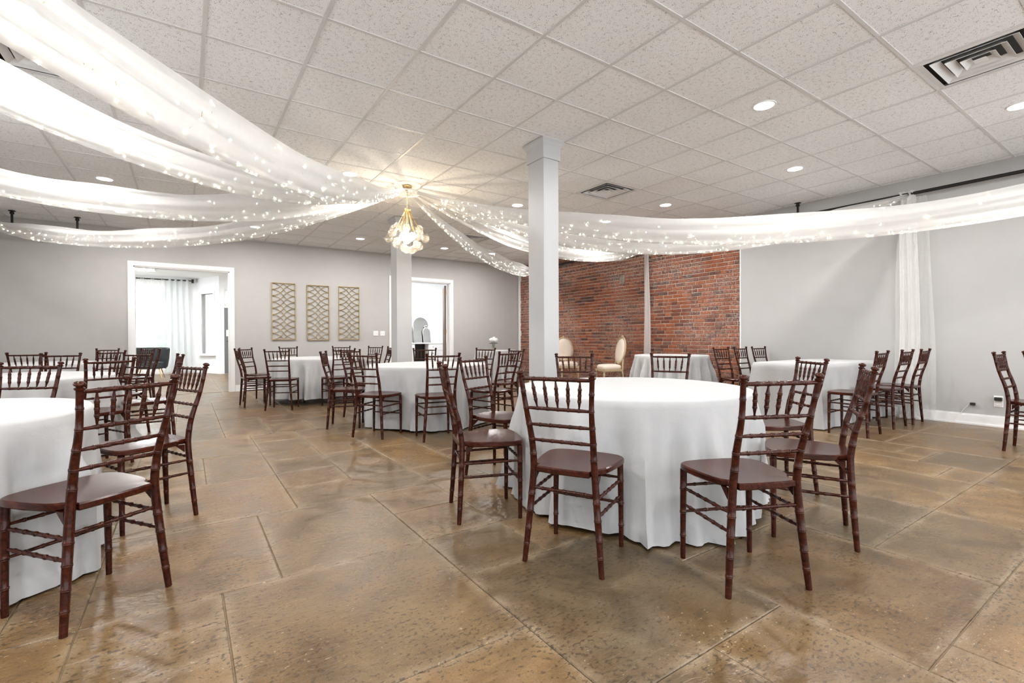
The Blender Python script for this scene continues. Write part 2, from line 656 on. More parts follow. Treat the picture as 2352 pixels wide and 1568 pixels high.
# ------------------------------------------------------------------ ceiling
LIGHTS = [(6, -1), (9, 0), (9, -3), (9, 3), (6, 5), (2, 5), (4, 11), (7, 11), (9, 11), (-2, 8), (2, -1), (-2, 5), (9, 5), (-2, 2),
          (-2, -1), (2, -5), (6, -5), (-2, -5), (9, -7), (2, 8), (6, 8)]
LIGHTS = LIGHTS[:-2] + [(1, 11), (-2, 11)]
VENTS = [(7, 3), (7, -3), (7, 9), (-2, 3)]
ceil_mb = MB().box(XL - .2, XR + .3, YF, YB + .2, HC + .05, HC + .15)
ceiling = struct(ceil_mb.build('ceiling', 'wall_white'), 'white suspended acoustic tile ceiling', 'ceiling')
i_lo, i_hi = -5, 13
tmb = MB().box(0, TILE, 0, TILE, 0, .016)
tile_me = tmb.mesh('ceiling_tile', 'tile')
n_tile = 0
rest = MB()
for j in range(13, -12, -1):
    for i in range(i_lo, i_hi):
        if (i, j) in VENTS:
            continue
        x0, y0 = GX + i * TILE, GY + j * TILE
        x1, y1 = min(x0 + TILE, XR + .05), min(y0 + TILE, YB + .05)
        x0, y0 = max(x0, XL - .05), max(y0, YF)
        full = abs(x1 - x0 - TILE) < 1e-4 and abs(y1 - y0 - TILE) < 1e-4
        if x1 - x0 < .03 or y1 - y0 < .03:
            continue
        if j >= -4 and n_tile < 300:
            n_tile += 1
            if full:
                put('ceiling_tile', tile_me, ceiling, (x0, y0, HC + .006))
            else:
                MB().box(x0, x1, y0, y1, HC + .006, HC + .022).build('ceiling_tile', 'tile', ceiling)
        else:
            rest.box(x0, x1, y0, y1, HC + .006, HC + .022)
o = rest.build('rear_ceiling_tiles', 'tile', ceiling)
o['kind'] = 'stuff'
run_me = MB().box(-.012, .012, YF, YB + .02, HC, HC + .03).mesh('grid_runner', 'grid')
for i in range(i_lo + 1, i_hi):
    put('grid_runner', run_me, ceiling, (GX + i * TILE, 0, 0))
cr_me = MB().box(XL, XR, -.012, .012, HC + .0006, HC + .029).mesh('cross_tee', 'grid')
for j in range(-11, 14):
    put('cross_tee', cr_me, ceiling, (0, GY + j * TILE, 0))
mb = MB()
mb.box(XL, XR, YB - .022, YB, HC - .002, HC + .02).box(XR - .022, XR, YF, YB, HC - .002, HC + .02)
mb.build('wall_angle', 'grid', ceiling)

# downlights
LN = {(6, -1): 'round recessed downlight, large and bright, in front of the white column on the right',
      (9, 0): 'recessed downlight right of centre, second nearest the pale drywall wall',
      (9, -3): 'recessed downlight cut off by the right picture edge',
      (9, 3): 'recessed downlight just right of the square vent beyond the column',
      (6, 5): 'recessed downlight above the right swags, close left of the near column',
      (2, 5): 'recessed downlight just left of the gold chandelier canopy',
      (4, 11): 'small far downlight to the left of the chandelier globes',
      (7, 11): 'small far downlight to the right of the chandelier globes',
      (9, 11): 'farthest small downlight, between two swags near the brick corner',
      (-2, 8): 'downlight on the left showing between the second and third swag',
      (2, -1): 'downlight at the very top edge of the picture',
      (-2, 5): 'downlight glowing through the second swag from the left edge',
      (9, 5): 'downlight glowing through the swag right of the near column',
      (1, 11): 'far downlight behind the lowest left swag, over the gold panels',
      (-2, 11): 'far downlight behind the lowest left swag, over the lounge doorway',
      (-2, -1): 'downlight out of view above the viewpoint on the left',
      (2, -5): 'downlight out of view behind the viewpoint, centre left',
      (6, -5): 'downlight out of view behind the viewpoint, centre right',
      (-2, -5): 'downlight out of view behind the viewpoint, far left',
      (9, -7): 'downlight out of view behind the viewpoint, far right',
      (-2, 2): 'downlight glowing through the widest swag in the upper left corner'}
lens_me = MB().lathe([(.078, 0), (.078, .004)], 28).mesh('lens', 'downlight', 40)
rim_me = MB().lathe([(.079, .001), (.081, -.003), (.094, -.001), (.097, .005), (.079, .005)], 28, caps=False).mesh('rim', 'trim', 40)
DL = bpy.data.lights.new('downlight_lamp', 'AREA')
DL.shape = 'DISK'
DL.size = .15
DL.energy = DOWNLIGHT_WATT
DL.color = (1.0, .985, .96)
for k, (i, j) in enumerate(LIGHTS):
    x, y = GX + (i + .5) * TILE, GY + (j + .5) * TILE
    t = thing('downlight', LN[i, j], 'downlight',
              (x, y, HC + .001), group='recessed ceiling downlights')
    put('lens', lens_me, t)
    put('rim', rim_me, t)
    put('lamp', DL, t, (0, 0, -.006))

# vents
VN = {(7, 3): 'square louvred ceiling vent just right of the near white column',
      (7, -3): 'square louvred ceiling vent in the upper right corner',
      (7, 9): 'small far ceiling vent seen between two right-hand swags',
      (-2, 3): 'square louvred ceiling vent in the upper left behind the widest swag'}


def vent_parts(t):
    w = TILE / 2 - .014
    mb = MB()
    for z0, z1, a, b_ in ((0, -.004, w, w - .07),):
        for r in range(4):
            pass

    def ring(o_, i_, zo, zi, th=.004):
        m_ = MB()
        vs = []
        for (k, z) in ((o_, zo), (i_, zi), (i_, zi + th), (o_, zo + th)):
            vs += [(-k, -k, z), (k, -k, z), (k, k, z), (-k, k, z)]
        fs = []
        for r in range(4):
            for k in range(4):
                fs.append((r * 4 + k, r * 4 + (k + 1) % 4, ((r + 1) % 4) * 4 + (k + 1) % 4, ((r + 1) % 4) * 4 + k))
        m_.add(vs, fs)
        return m_
    ring(w, w - .035, 0, -.006).build('vent_frame', 'vent', t)
    MB().box(-w, w, -w, w, .036, .042).build('vent_back', 'vent_dark', t)
    for k, o_ in enumerate((.235, .165, .095)):
        ring(o_, o_ - .045, -.010, .024, .004).build('louvre', 'vent', t)
    MB().box(-.035, .035, -.035, .035, -.008, -.004).build('centre_plate', 'vent', t)


for (i, j) in VENTS:
    t = thing('ceiling_vent', VN[i, j], 'vent', (GX + (i + .5) * TILE, GY + (j + .5) * TILE, HC + .004), group='ceiling air vents')
    vent_parts(t)

# ------------------------------------------------------------------ walls
D1 = (-.78, .74, 2.42)
D2 = (4.14, 5.69, 2.49)
mb = MB()
mb.box(XL - .2, D1[0], YB, YB + .16, 0, HC + .1).box(D1[1], D2[0], YB, YB + .16, 0, HC + .1).box(D2[1], XR + .25, YB, YB + .16, 0, HC + .1)
mb.box(D1[0], D1[1], YB, YB + .16, D1[2], HC + .1).box(D2[0], D2[1], YB, YB + .16, D2[2], HC + .1)
wall_back = struct(mb.build('wall_back', 'wall'), 'greige painted back wall with two doorways', 'wall')
mb = MB().box(XR - .03, XR + .25, YF, 4.56, 0, HC + .1)
wall_right = struct(mb.build('wall_right', 'wall_white'), 'pale painted drywall right of the brick', 'wall')
mb = MB().box(XR + .012, XR + .25, 4.56, YB, 0, HC + .1)
wall_brick = struct(mb.build('wall_brick', 'mortar'), 'exposed old red brick wall', 'wall')
mb = MB()
mb.box(XL - .2, XL, 6.0, YB, 0, HC + .1).box(XL - .2, XL, 2.6, 3.4, 0, HC + .1).box(XL - .2, XL, YF, .0, 0, HC + .1)
for a, b_ in ((0, 2.6), (3.4, 6.0)):
    mb.box(XL - .2, XL, a, b_, 0, .75).box(XL - .2, XL, a, b_, 2.55, HC + .1)
struct(mb.build('wall_left', 'wall'), 'greige side wall with two wide windows added for daylight', 'wall')
for k, (a, b_) in enumerate(((0, 2.6), (3.4, 6.0))):  # unseen windows, added so daylight enters from the left
    f = MB()
    for y in (a, (a + b_) / 2 - .03, b_ - .06):
        f.box(XL - .14, XL - .06, y, y + .06, .75, 2.55)
    f.box(XL - .14, XL - .06, a, b_, .75, .81).box(XL - .14, XL - .06, a, b_, 2.49, 2.55)
    w_ = struct(f.build('window_%d' % (k + 3), 'trim'), 'white framed unseen side window, added for daylight, %s' % ('nearer the camera', 'nearer the back wall')[k], 'window')
    MB().box(XL - .102, XL - .098, a + .05, b_ - .05, .8, 2.5).build('pane', 'glass', w_)


def baseboard(name, mbx, label):
    o = struct(mbx.build(name, 'trim'), label, 'baseboard')
    return o


def bb_y(mb, x0, x1, y):        # along X, facing -Y
    mb.box(x0, x1, y - .016, y, 0, .115).box(x0, x1, y - .011, y, .115, .13).box(x0, x1, y - .026, y - .016, 0, .02)


mb = MB()
bb_y(mb, XL, D1[0] - .09, YB)
bb_y(mb, D1[1] + .09, D2[0] - .09, YB)
bb_y(mb, D2[1] + .09, XR, YB)
baseboard('baseboard_back', mb, 'white baseboard along the back wall')
x = XR - .03
mb = MB().box(x - .016, x, YF, 4.56, 0, .115).box(x - .011, x, YF, 4.56, .115, .13).box(x - .026, x - .016, YF, 4.56, 0, .02)
baseboard('baseboard_right', mb, 'white baseboard along the pale right wall')


def casing(name, d, label):
    w, p = .085, .02
    x0, x1, zt = d
    mb = MB()
    for (a, b_) in ((x0 - w, x0), (x1, x1 + w)):
        mb.box(a, b_, YB - p, YB + .001, 0, zt + w)
        mb.box(a + .015, b_ - .02, YB - p - .006, YB - p, 0, zt + w - .015)
    mb.box(x0, x1, YB - p, YB + .001, zt, zt + w)
    mb.box(x0 - .02, x1 + .02, YB - p - .006, YB - p, zt + .015, zt + w - .015)
    mb.box(x0, x0 + .018, YB, YB + .16, 0, zt).box(x1 - .018, x1, YB, YB + .16, 0, zt).box(x0, x1, YB, YB + .16, zt - .018, zt)
    return struct(mb.build(name, 'trim'), label, 'door trim')


casing('trim_1', D1, 'white casing of the doorway to the bright lounge')
casing('trim_2', D2, 'white casing of the doorway to the white vanity room')
mb = MB().box(XR - .035, XR + .02, YB - .11, YB - .06, 0, HC)
mb.box(XR - .02, XR + .02, YB - .12, YB - .05, 0, HC)
struct(mb.build('trim_3', 'trim'), 'narrow white corner strip between back wall and brick', 'trim')
mb = MB().box(XR - .034, XR + .02, 4.553, 4.572, 0, HC)
struct(mb.build('trim_4', 'trim'), 'white drywall edge where the brick begins', 'trim')

# bricks
random.seed(11)
BH, BL, MO = .0570, .204, .0130
bricks = []
z = .012
row = 0
Y0b, Y1b = 4.575, YB - .12
while z + BH < HC + .02:
    header = row % 7 == 3
    L = .098 if header else BL
    y = Y0b - (random.uniform(0, L) if row % 2 else random.uniform(0, .06) + L * .5)
    while y < Y1b:
        l_ = L * random.choice((1, 1, 1, 1, 1, .97, 1.03)) if random.random() > .07 else L * .5
        a, b_ = max(y, Y0b), min(y + l_, Y1b)
        if b_ - a > .03:
            bricks.append((a, b_, z + random.uniform(-.002, .002)))
        y += l_ + MO
    z += BH + MO
    row += 1


def brick_mb(mb, a, b_, z, dx):
    e = .004
    x0 = XR - dx
    vs = [(x0 + .03, a, z), (x0 + .03, b_, z), (x0 + .03, b_, z + BH), (x0 + .03, a, z + BH)]
    vs += [(x0 + .004, a, z), (x0 + .004, b_, z), (x0 + .004, b_, z + BH), (x0 + .004, a, z + BH)]
    vs += [(x0, a + e, z + e), (x0, b_ - e, z + e), (x0, b_ - e, z + BH - e), (x0, a + e, z + BH - e)]
    fs = []
    for r in (0, 4):
        for k in range(4):
            fs.append((r + k, r + 4 + k, r + 4 + (k + 1) % 4, r + (k + 1) % 4))
    fs.append((8, 11, 10, 9))
    mb.add(vs, fs)


vis = [q for q in bricks if .5 < q[2] < 2.75]
vis.sort(key=lambda q: q[0])
single = set(vis[:300])
cache = {}
mb, rn_ = MB(), []
for q in bricks:
    a, b_, z = q
    if q in single:
        k = round((b_ - a) / .01)
        if k not in cache:
            m_ = MB()
            brick_mb(m_, 0, k * .01, 0, 0)
            cache[k] = m_.mesh('brick', 'brick')
        put('brick', cache[k], wall_brick, (-random.uniform(0, .006), a, z))
    else:
        brick_mb(mb, a, b_, z, random.uniform(0, .006))
        rn_.append(random.random())
me = mb.mesh('brickwork', 'brick')
at_ = me.attributes.new('rnd', 'FLOAT', 'POINT')
at_.data.foreach_set('value', [x for x in rn_ for _ in range(12)])
o = put('brickwork', me, wall_brick)
o['kind'] = 'stuff'
# an old stone pocket in the brickwork
o = MB().bbox_b(XR - .012, XR + .02, 7.19, 7.33, 2.22, 2.42, .008).build('stone_plug', 'stone', wall_brick)

# ------------------------------------------------------------------ columns


def column(x0, x1, y0, y1, label):
    t = thing('column', label, 'column', ((x0 + x1) / 2, (y0 + y1) / 2, 0), group='white square columns')
    a, b_ = (x1 - x0) / 2, (y1 - y0) / 2
    MB().bbox_b(-a, a, -b_, b_, 0, HC, .003).build('shaft', 'column', t)

    def collar(e, z0, z1):
        return MB().bbox_b(-a - e, a + e, -b_ - e, b_ + e, z0, z1, .002)
    collar(.016, HC - .20, HC - .055).build('cap_band', 'column', t)
    m_ = MB()
    vs, prof = [], [(.016, HC - .065), (.022, HC - .055), (.034, HC - .03), (.042, HC - .018), (.044, HC - .003)]
    for e, z in prof:
        vs += [(-a - e, -b_ - e, z), (a + e, -b_ - e, z), (a + e, b_ + e, z), (-a - e, b_ + e, z)]
    fs = [(r * 4 + k, r * 4 + (k + 1) % 4, r * 4 + 4 + (k + 1) % 4, r * 4 + 4 + k) for r in range(4) for k in range(4)] + [(16, 17, 18, 19)]
    m_.add(vs, fs)
    m_.build('crown_moulding', 'column', t)
    collar(.014, 0, .12).build('plinth', 'column', t)
    return t


column(3.02, 3.215, 3.85, 4.115, 'tall white square column standing left of the large near round table')
column(2.93, 3.195, 7.72, 7.99, 'farther white square column directly below the chandelier')


# ------------------------------------------------------------------ chairs
def post_path(sx):
    return catmull([(sx * .1884, -.1963, 0), (sx * .170, -.183, .20), (sx * .1515, -.172, .42), (sx * .1485, -.178, .50), (sx * .1505, -.196, .60),
                    (sx * .1575, -.2385, .7393), (sx * .1700, -.2655, .885)], 6)


PP = post_path(1)


def post_at(z):
    for a, b_ in zip(PP[:-1], PP[1:]):
        if a.z <= z <= b_.z:
            k = (z - a.z) / (b_.z - a.z)
            return a + (b_ - a) * k
    return PP[-1]


def arc_for_z(pts, z):
    s_ = 0
    for a, b_ in zip(pts[:-1], pts[1:]):
        if a.z <= z <= b_.z:
            return s_ + (b_ - a).length * (z - a.z) / (b_.z - a.z)
        s_ += (b_ - a).length
    return s_


CHAIR = {}


def chair_meshes():
    C_ = []
    for sx in (-1, 1):
        pts = post_path(sx)
        rz_ = [arc_for_z(pts, z) for z in (.085, .16, .245, .322, .515, .588, .662, .739, .815)]
        mb = turned(MB(), pts, lambda t: .0125 + .0045 * sin(pi * min(1, t * 1.15)) ** 1 - .001 * t, rz_, 10, .0019, .0027)
        body = mb.mesh('back_leg', 'wood', 50)
        tp = pts[-1]
        d = (pts[-1] - pts[-4]).normalized()
        f = MB().lathe([(.0125, -.004), (.0165, 0), (.0165, .004), (.0105, .007), (.0105, .010), (.0175, .015), (.0185, .020), (.0150, .026), (.006, .030)], 12)
        f.xform(Matrix.Translation(tp) @ d.to_track_quat('Z', 'Y').to_matrix().to_4x4())
        C_.append(('back_leg', body, [('finial', f.mesh('finial', 'wood', 50))]))
        fl = [(sx * .1787, .1669, 0), (sx * .1775, .168, .20), (sx * .174, .168, .43)]
        mb = turned(MB(), catmull(fl, 5), lambda t: .0115 + .005 * t, [.11, .222, .335], 10, .0022, .003)
        C_.append(('front_leg', mb.mesh('front_leg', 'wood', 50), []))
    # back rails
    for z, r in ((.876, .0095), (.739, .0085), (.660, .0085), (.584, .0085)):
        p = post_at(z)
        L = 2 * p.x - .016
        nseg = 6
        mb = turned(MB(), [(-L / 2, p.y, z), (L / 2, p.y, z)], lambda t, r=r: r - .0018 * abs(2 * t - 1) ** 6, [L * k / nseg for k in range(1, nseg)], 8, .002, .0028)
        C_.append(('back_rail', mb.mesh('back_rail', 'wood', 50), []))
    pt, pb = post_at(.876), post_at(.739)
    for k in range(-2, 3):
        a, b_ = Vector((k * .0505, pb.y, .744)), Vector((k * .0575, pt.y, .870))
        L = (b_ - a).length

        def rf(t):
            e = min(t, 1 - t)
            return .0034 + .0048 * min(1, e / .27) ** 1.3
        mb = turned(MB(), [a, b_], rf, [L * .29, L * .5, L * .71], 8, .0018, .0026, .012)
        C_.append(('spindle', mb.mesh('spindle', 'wood', 50), []))
    # seat
    half = [(0, .208), (.06, .2075), (.115, .203), (.160, .192), (.188, .172), (.2015, .140), (.203, .10), (.198, .04), (.190, -.02), (.179, -.075), (.165, -.108),
            (.148, -.124), (.136, -.140), (.132, -.165), (.131, -.188), (.07, -.194), (0, -.195)]
    pl = half + [(-x, y) for x, y in half[-2:0:-1]]
    n = len(pl)
    zt, th = .460, .030

    def dish(x, y):
        q = max(0, 1 - (x / .19) ** 2) * max(0, 1 - (y / .2) ** 2)
        return -.006 * q
    mb = MB()
    vs, rows = [], [(.965, zt - th), (1.0, zt - th + .006), (1.0, zt - .006), (.972, zt), (.66, None), (.33, None)]
    for s_, z in rows:
        for x, y in pl:
            X, Y = x * s_, y * s_
            vs.append((X, Y, z if z is not None else zt + dish(X, Y)))
    vs.append((0, 0, zt + dish(0, 0)))
    fs = [tuple(range(n))]
    for r in range(5):
        for k in range(n):
            fs.append((r * n + (k + 1) % n, r * n + k, (r + 1) * n + k, (r + 1) * n + (k + 1) % n))
    for k in range(n):
        fs.append((5 * n + (k + 1) % n, 5 * n + k, 6 * n))
    mb.add(vs, fs)
    C_.append(('seat', mb.mesh('seat', 'wood', 40), []))
    # stretchers

    def stretch(a, b_, r=.0078):
        a, b_ = Vector(a), Vector(b_)
        L = (b_ - a).length
        m_ = turned(MB(), [a, b_], lambda t: r - .002 * abs(2 * t - 1) ** 4, [L * k / 6 for k in (1, 2, 3, 4, 5)], 8, .002, .0028)
        C_.append(('stretcher', m_.mesh('stretcher', 'wood', 50), []))

    def back(z, sx):
        p = post_at(z)
        return Vector((sx * p.x, p.y, z))

    def front(z, sx):
        return Vector((sx * (.1787 - .0047 * (z / .43)), .1675, z))
    for sx in (-1, 1):
        stretch(back(.335, sx), front(.340, sx))
        stretch(back(.258, sx), front(.262, sx))
    stretch(front(.352, -1), front(.352, 1))
    stretch(front(.225, -1), front(.225, 1))
    stretch(back(.352, -1), back(.352, 1))
    for sx in (-1, 1):
        mb = MB()
        mb.add([(sx * .148, -.150, .43), (sx * .148, -.150, .385), (sx * .141, -.105, .43), (sx * .160, -.150, .43), (sx * .160, -.150, .385), (sx * .160, -.105, .43)],
               [(0, 1, 2), (3, 5, 4), (0, 3, 4, 1), (1, 4, 5, 2), (2, 5, 3, 0)])
        C_.append(('corner_block', mb.mesh('corner_block', 'wood'), []))
    return C_


CH = chair_meshes()


def chair(x, y, th_deg, label, group):
    t = thing('chiavari_chair', label, 'chair', (x, y, 0), radians(th_deg), group)
    for nm, me, subs in CH:
        p = put(nm, me, t)
        for sn, sm in subs:
            put(sn, sm, p)
    return t


C0 = 'mahogany bamboo-turned chair '
G7, G6, G5, G1, G2, G3, G10 = ('chairs around the near right round table', 'chairs around the centre round table', 'chairs around the table below the wall panels',
                               'chairs around the near left round table', 'chairs around the second left round table', 'chairs around the far left round table',
                               'chairs along the rectangular table')
CHAIRS = [
    (1.589, 1.774, -61.9, C0 + 'with its back to the viewer, front left of the largest table', G7),
    (1.529, 2.531, -110.1, C0 + 'in profile facing right, at the left of the largest table', G7),
    (2.066, 1.214, -23.9, C0 + 'with its back to the viewer, front right of the largest table', G7),
    (2.812, 1.255, 28.0, C0 + 'in profile facing left, at the right of the largest table', G7),
    (3.45, 1.77, 54, C0 + 'half hidden behind the two right foreground chairs', G7),
    (2.04, 3.16, 202, C0 + 'turned to the viewer, just left of the near column base', G7),
    (2.91, 3.21, 147, C0 + 'beyond the largest table in front of the cream oval chairs', G7),
    (3.56, 2.78, 119, C0 + 'beyond the largest table in front of the small round table', G7),
    (-.336, 2.579, 37.1, C0 + 'big in the left foreground with its seat at the picture edge', G1),
    (-.21, 3.56, 114, C0 + 'directly behind the big left foreground chair, facing left', G1),
    (-.96, 4.23, 158, C0 + 'across the near left table, cut by the left picture edge', G1),
    (-.65, 5.34, 32, C0 + 'with its back to the viewer at the second left table', G2),
    (-.31, 5.98, 98, C0 + 'at the right of the second left table, mostly hidden by chairs', G2),
    (-.62, 6.83, 142, C0 + 'behind the second left table on its right, before the doorway', G2),
    (-1.21, 7.11, 171, C0 + 'beyond the second left table, right one of an overlapping pair', G2),
    (-1.55, 8.29, -5, C0 + 'left one of an overlapping pair against the grey back wall', G3),
    (-1.0, 8.73, 38, C0 + 'before the far left table, middle of the cluster beside the doorway', G3),
    (-2.38, 10.33, -141, C0 + 'farthest left, its back touching the left picture edge', G3),
    (-1.22, 10.49, 155, C0 + 'rearmost against the wall just left of the lounge doorway', G3),
    (-.76, 10.34, 126, C0 + 'in the doorway view, left of the two before the dark armchair', G3),
    (-.62, 9.75, 95, C0 + 'in the doorway view, right of the two before the dark armchair', G3),
    (.93, 8.68, 275, C0 + 'in profile beside the lounge doorway, facing right', G5),
    (1.077, 9.348, 232, C0 + 'by the wall under the lounge doorway trim, turned to the viewer', G5),
    (1.22, 8.00, 335, C0 + 'with its back to the viewer, below the leftmost gold panel', G5),
    (1.74, 10.15, 190, C0 + 'across the table below the leftmost gold panel, facing the viewer', G5),
    (2.59, 10.0, 160, C0 + 'across the table below the rightmost gold panel', G5),
    (3.02, 9.60, 125, C0 + 'by the two light switches, turned toward the left', G5),
    (2.98, 8.95, 84, C0 + 'edge-on just left of the far column, facing left', G5),
    (1.99, 7.85, 8, C0 + 'at the right front of the table below the panels, facing away', G5),
    (1.62, 5.96, 247, C0 + 'in profile facing right, at the left of the centre table', G6),
    (1.75, 5.19, 306, C0 + 'with its back to the viewer, front left of the centre table', G6),
    (2.22, 4.70, 350, C0 + 'with its back to the viewer, front right of the centre table', G6),
    (2.02, 6.55, 207, C0 + 'half hidden, at the rear left of the centre table', G6),
    (2.97, 6.69, 156, C0 + 'beyond the centre table, in front of the vanity doorway', G6),
    (3.62, 6.28, 116, C0 + 'right of the centre table, its back before the flower vase', G6),
    (2.99, 4.81, 16, C0 + 'right of the centre table with its back turned to the viewer', G6),
    (3.60, 5.56, 92, C0 + 'mostly hidden by the left edge of the near column', G6),
    (6.05, 2.24, 2, C0 + 'at the rectangular table, nearest of the three on its right', G10),
    (6.86, 2.26, 0, C0 + 'at the rectangular table, middle one of the three on its right', G10),
    (7.38, 2.24, 2, C0 + 'at the rectangular table, right rear one beside the tall sheer', G10),
    (6.68, 3.95, 176, C0 + 'left of the rectangular table, in front of the brick', G10),
    (7.11, 3.88, 181, C0 + 'left of the rectangular table, where brick meets drywall', G10),
    (7.54, 3.84, 176, C0 + 'left of the rectangular table, closest to the pale drywall', G10),
    (6.43, .90, 179, C0 + 'at the right picture edge near the wall outlet', 'chairs at the right edge'),
    (7.02, .80, 181, C0 + 'cut off by the right picture edge, behind the other one', 'chairs at the right edge'),
]
for q in CHAIRS:
    chair(*q)


# ------------------------------------------------------------------ tables with cloths
def fbm(a, seed, comps):
    r = random.Random(seed)
    s_ = 0
    for n, amp in comps:
        s_ += amp * cos(n * a + r.uniform(0, 2 * pi))
    return s_


def round_cloth(x, y, r, zt, seed, label, group, nf=15, flare=.10, hem=.012, puddle=.05):
    rnd = random.Random(seed)
    near = []
    for q in CHAIRS:
        if hypot(q[0] - x, q[1] - y) < 1.3:
            c_, s_ = cos(radians(q[2])), sin(radians(q[2]))
            for u, v in ((-.205, .19), (-.15, .205), (-.075, .212), (0, .214), (.075, .212), (.15, .205), (.205, .19), (.215, .10), (-.215, .10)):
                px, py = q[0] + u * c_ - v * s_ - x, q[1] + u * s_ + v * c_ - y
                near.append((atan2(py, px), max(r + .004, hypot(px, py) - .012)))
    NA, NZ = 192, 22
    ph = [rnd.uniform(0, 2 * pi) for _ in range(8)]

    def fold(a):
        p1 = nf * a + 2.2 * sin(2 * a + ph[0]) + 1.3 * sin(5 * a + ph[7]) + ph[1]
        v = .95 * (1 - 2 * abs(sin(p1 * .5)) ** .75) + .35 * cos((nf - 5) * a + ph[2] + sin(3 * a)) + .3 * cos((2 * nf + 3) * a + ph[3])
        return v
    vs, fs = [], []
    mb = MB()
    # top
    rings = [0.0, .35, .7, .93, .985]
    for q in rings[1:]:
        for k in range(NA):
            a = 2 * pi * k / NA
            vs.append((r * q * cos(a), r * q * sin(a), zt + .0015 * sin(3 * a + 9 * q + ph[4])))
    vs.append((0, 0, zt))
    ctr = len(vs) - 1
    for k in range(NA):
        fs.append((ctr, k, (k + 1) % NA))
    for g in range(len(rings) - 2):
        for k in range(NA):
            fs.append((g * NA + k, (g + 1) * NA + k, (g + 1) * NA + (k + 1) % NA, g * NA + (k + 1) % NA))
    last = (len(rings) - 2) * NA
    base = len(vs)
    for i in range(NZ):
        s_ = i / (NZ - 1)
        for k in range(NA):
            a = 2 * pi * k / NA
            f = fold(a)
            am = min(1, max(0, (s_ - .05) / .30)) ** 1.1
            z = zt - .012 - (zt - .012 - hem) * s_
            rr = r + .002 + flare * s_ ** 1.1 + (.032 + .056 * s_) * am * f
            if s_ < .08:
                rr = r + .004 * (s_ / .08)
            if s_ > .86:                                     # hem settling on the floor
                u = (s_ - .86) / .14
                rr += puddle * u * (.5 + .5 * sin(5 * a + ph[5])) * (.6 + .4 * f)
            for (ca, lim) in near:                           # the cloth gives way to the chairs
                da = abs((a - ca + pi) % (2 * pi) - pi)
                w_ = min(1, max(0, (.15 - da) / .07))
                if w_ > 0:
                    rr = min(rr, lim + (1 - w_) * .2)
            hz = 0
            if s_ > .5:
                hz = (s_ - .5) * .020 * (1 + sin(4 * a + ph[6])) * (1 if hem < .05 else .3)
            vs.append((rr * cos(a), rr * sin(a), max(z + hz, .004)))
    for k in range(NA):
        fs.append((last + k, base + k, base + (k + 1) % NA, last + (k + 1) % NA))
    for i in range(NZ - 1):
        for k in range(NA):
            fs.append((base + i * NA + k, base + (i + 1) * NA + k, base + (i + 1) * NA + (k + 1) % NA, base + i * NA + (k + 1) % NA))
    mb.add(vs, fs)
    me = mb.mesh('tablecloth', 'cloth', 75)
    o = put('tablecloth', me, None, (x, y, 0))
    tag(o, label, 'tablecloth', group)
    return o


def round_table(x, y, r, zt, label, group):
    t = thing('round_table', label, 'table', (x, y, 0), group=group)
    MB().lathe([(r - .006, zt - .028), (r - .004, zt - .018), (r - .006, zt - .006)], 48).build('tabletop', 'table_top', t, 40)
    for k in range(4):
        a = pi / 4 + k * pi / 2
        c_, s_ = cos(a), sin(a)
        MB().tube([(c_ * r * .62, s_ * r * .62, 0), (c_ * r * .55, s_ * r * .55, zt - .03)], .014, 8).build('leg', 'black_metal', t)


ZT = .728
TABLES = [
    (2.50, 2.24, .76, ZT, 3, 'largest round table in the right foreground under a white cloth', 'white floor-length cloth on the largest near right round table', 15),
    (-1.15, 3.20, .76, ZT, 5, 'round table at the left picture edge in the foreground under a cloth', 'white cloth on the foreground table at the left picture edge', 14),
    (-1.32, 6.12, .76, ZT, 8, 'second round table on the left, behind the foreground one', 'white cloth on the second left table behind the foreground one', 16),
    (-1.72, 9.50, .76, ZT, 9, 'farthest round table on the left beside the back wall', 'white cloth on the farthest left table by the back wall', 15),
    (1.96, 8.88, .76, ZT, 12, 'round table below the three gold wall panels', 'white cloth on the round table below the gold wall panels', 17),
    (2.58, 5.72, .76, ZT, 14, 'centre round table in front of the far column', 'white cloth on the centre table in front of the far column', 16),
]
for (x, y, r, zt, sd, l1, l2, nf) in TABLES:
    round_table(x, y, r, zt, l1, 'round dining tables')
    far = sd == 12
    round_cloth(x, y, r, zt + .002, sd, l2, 'white cloths on round dining tables', nf, .06 if far else .10, .09 if far else .010, 0 if far else .06)
for (x, y, r, zt, sd, l1, l2) in [
        (6.30, 9.95, .50, .765, 21, 'small round table in the corner carrying the flower vase', 'white pleated cloth on the small corner table with flowers'),
        (6.78, 5.18, .60, .765, 22, 'small round table standing before the brick wall', 'white pleated cloth on the small table before the brick')]:
    round_table(x, y, r, zt, l1, 'small round tables')
    round_cloth(x, y, r, zt + .002, sd, l2, 'white cloths on small round tables', 19, .10, .010, .03)

# rectangular table
TX0, TX1, TY0, TY1 = 5.98, 7.62, 2.55, 3.32
t = thing('rectangular_table', 'rectangular banquet table against the pale wall under a cloth', 'table', ((TX0 + TX1) / 2, (TY0 + TY1) / 2, 0))
a, b_ = (TX1 - TX0) / 2, (TY1 - TY0) / 2
MB().bbox_b(-a + .006, a - .006, -b_ + .006, b_ - .006, .715, .742, .004).build('tabletop', 'table_top', t)
for sx in (-1, 1):
    for sy in (-1, 1):
        MB().tube([(sx * (a - .2), sy * (b_ - .1), 0), (sx * (a - .16), sy * (b_ - .1), .716)], .014, 8).build('leg', 'black_metal', t)


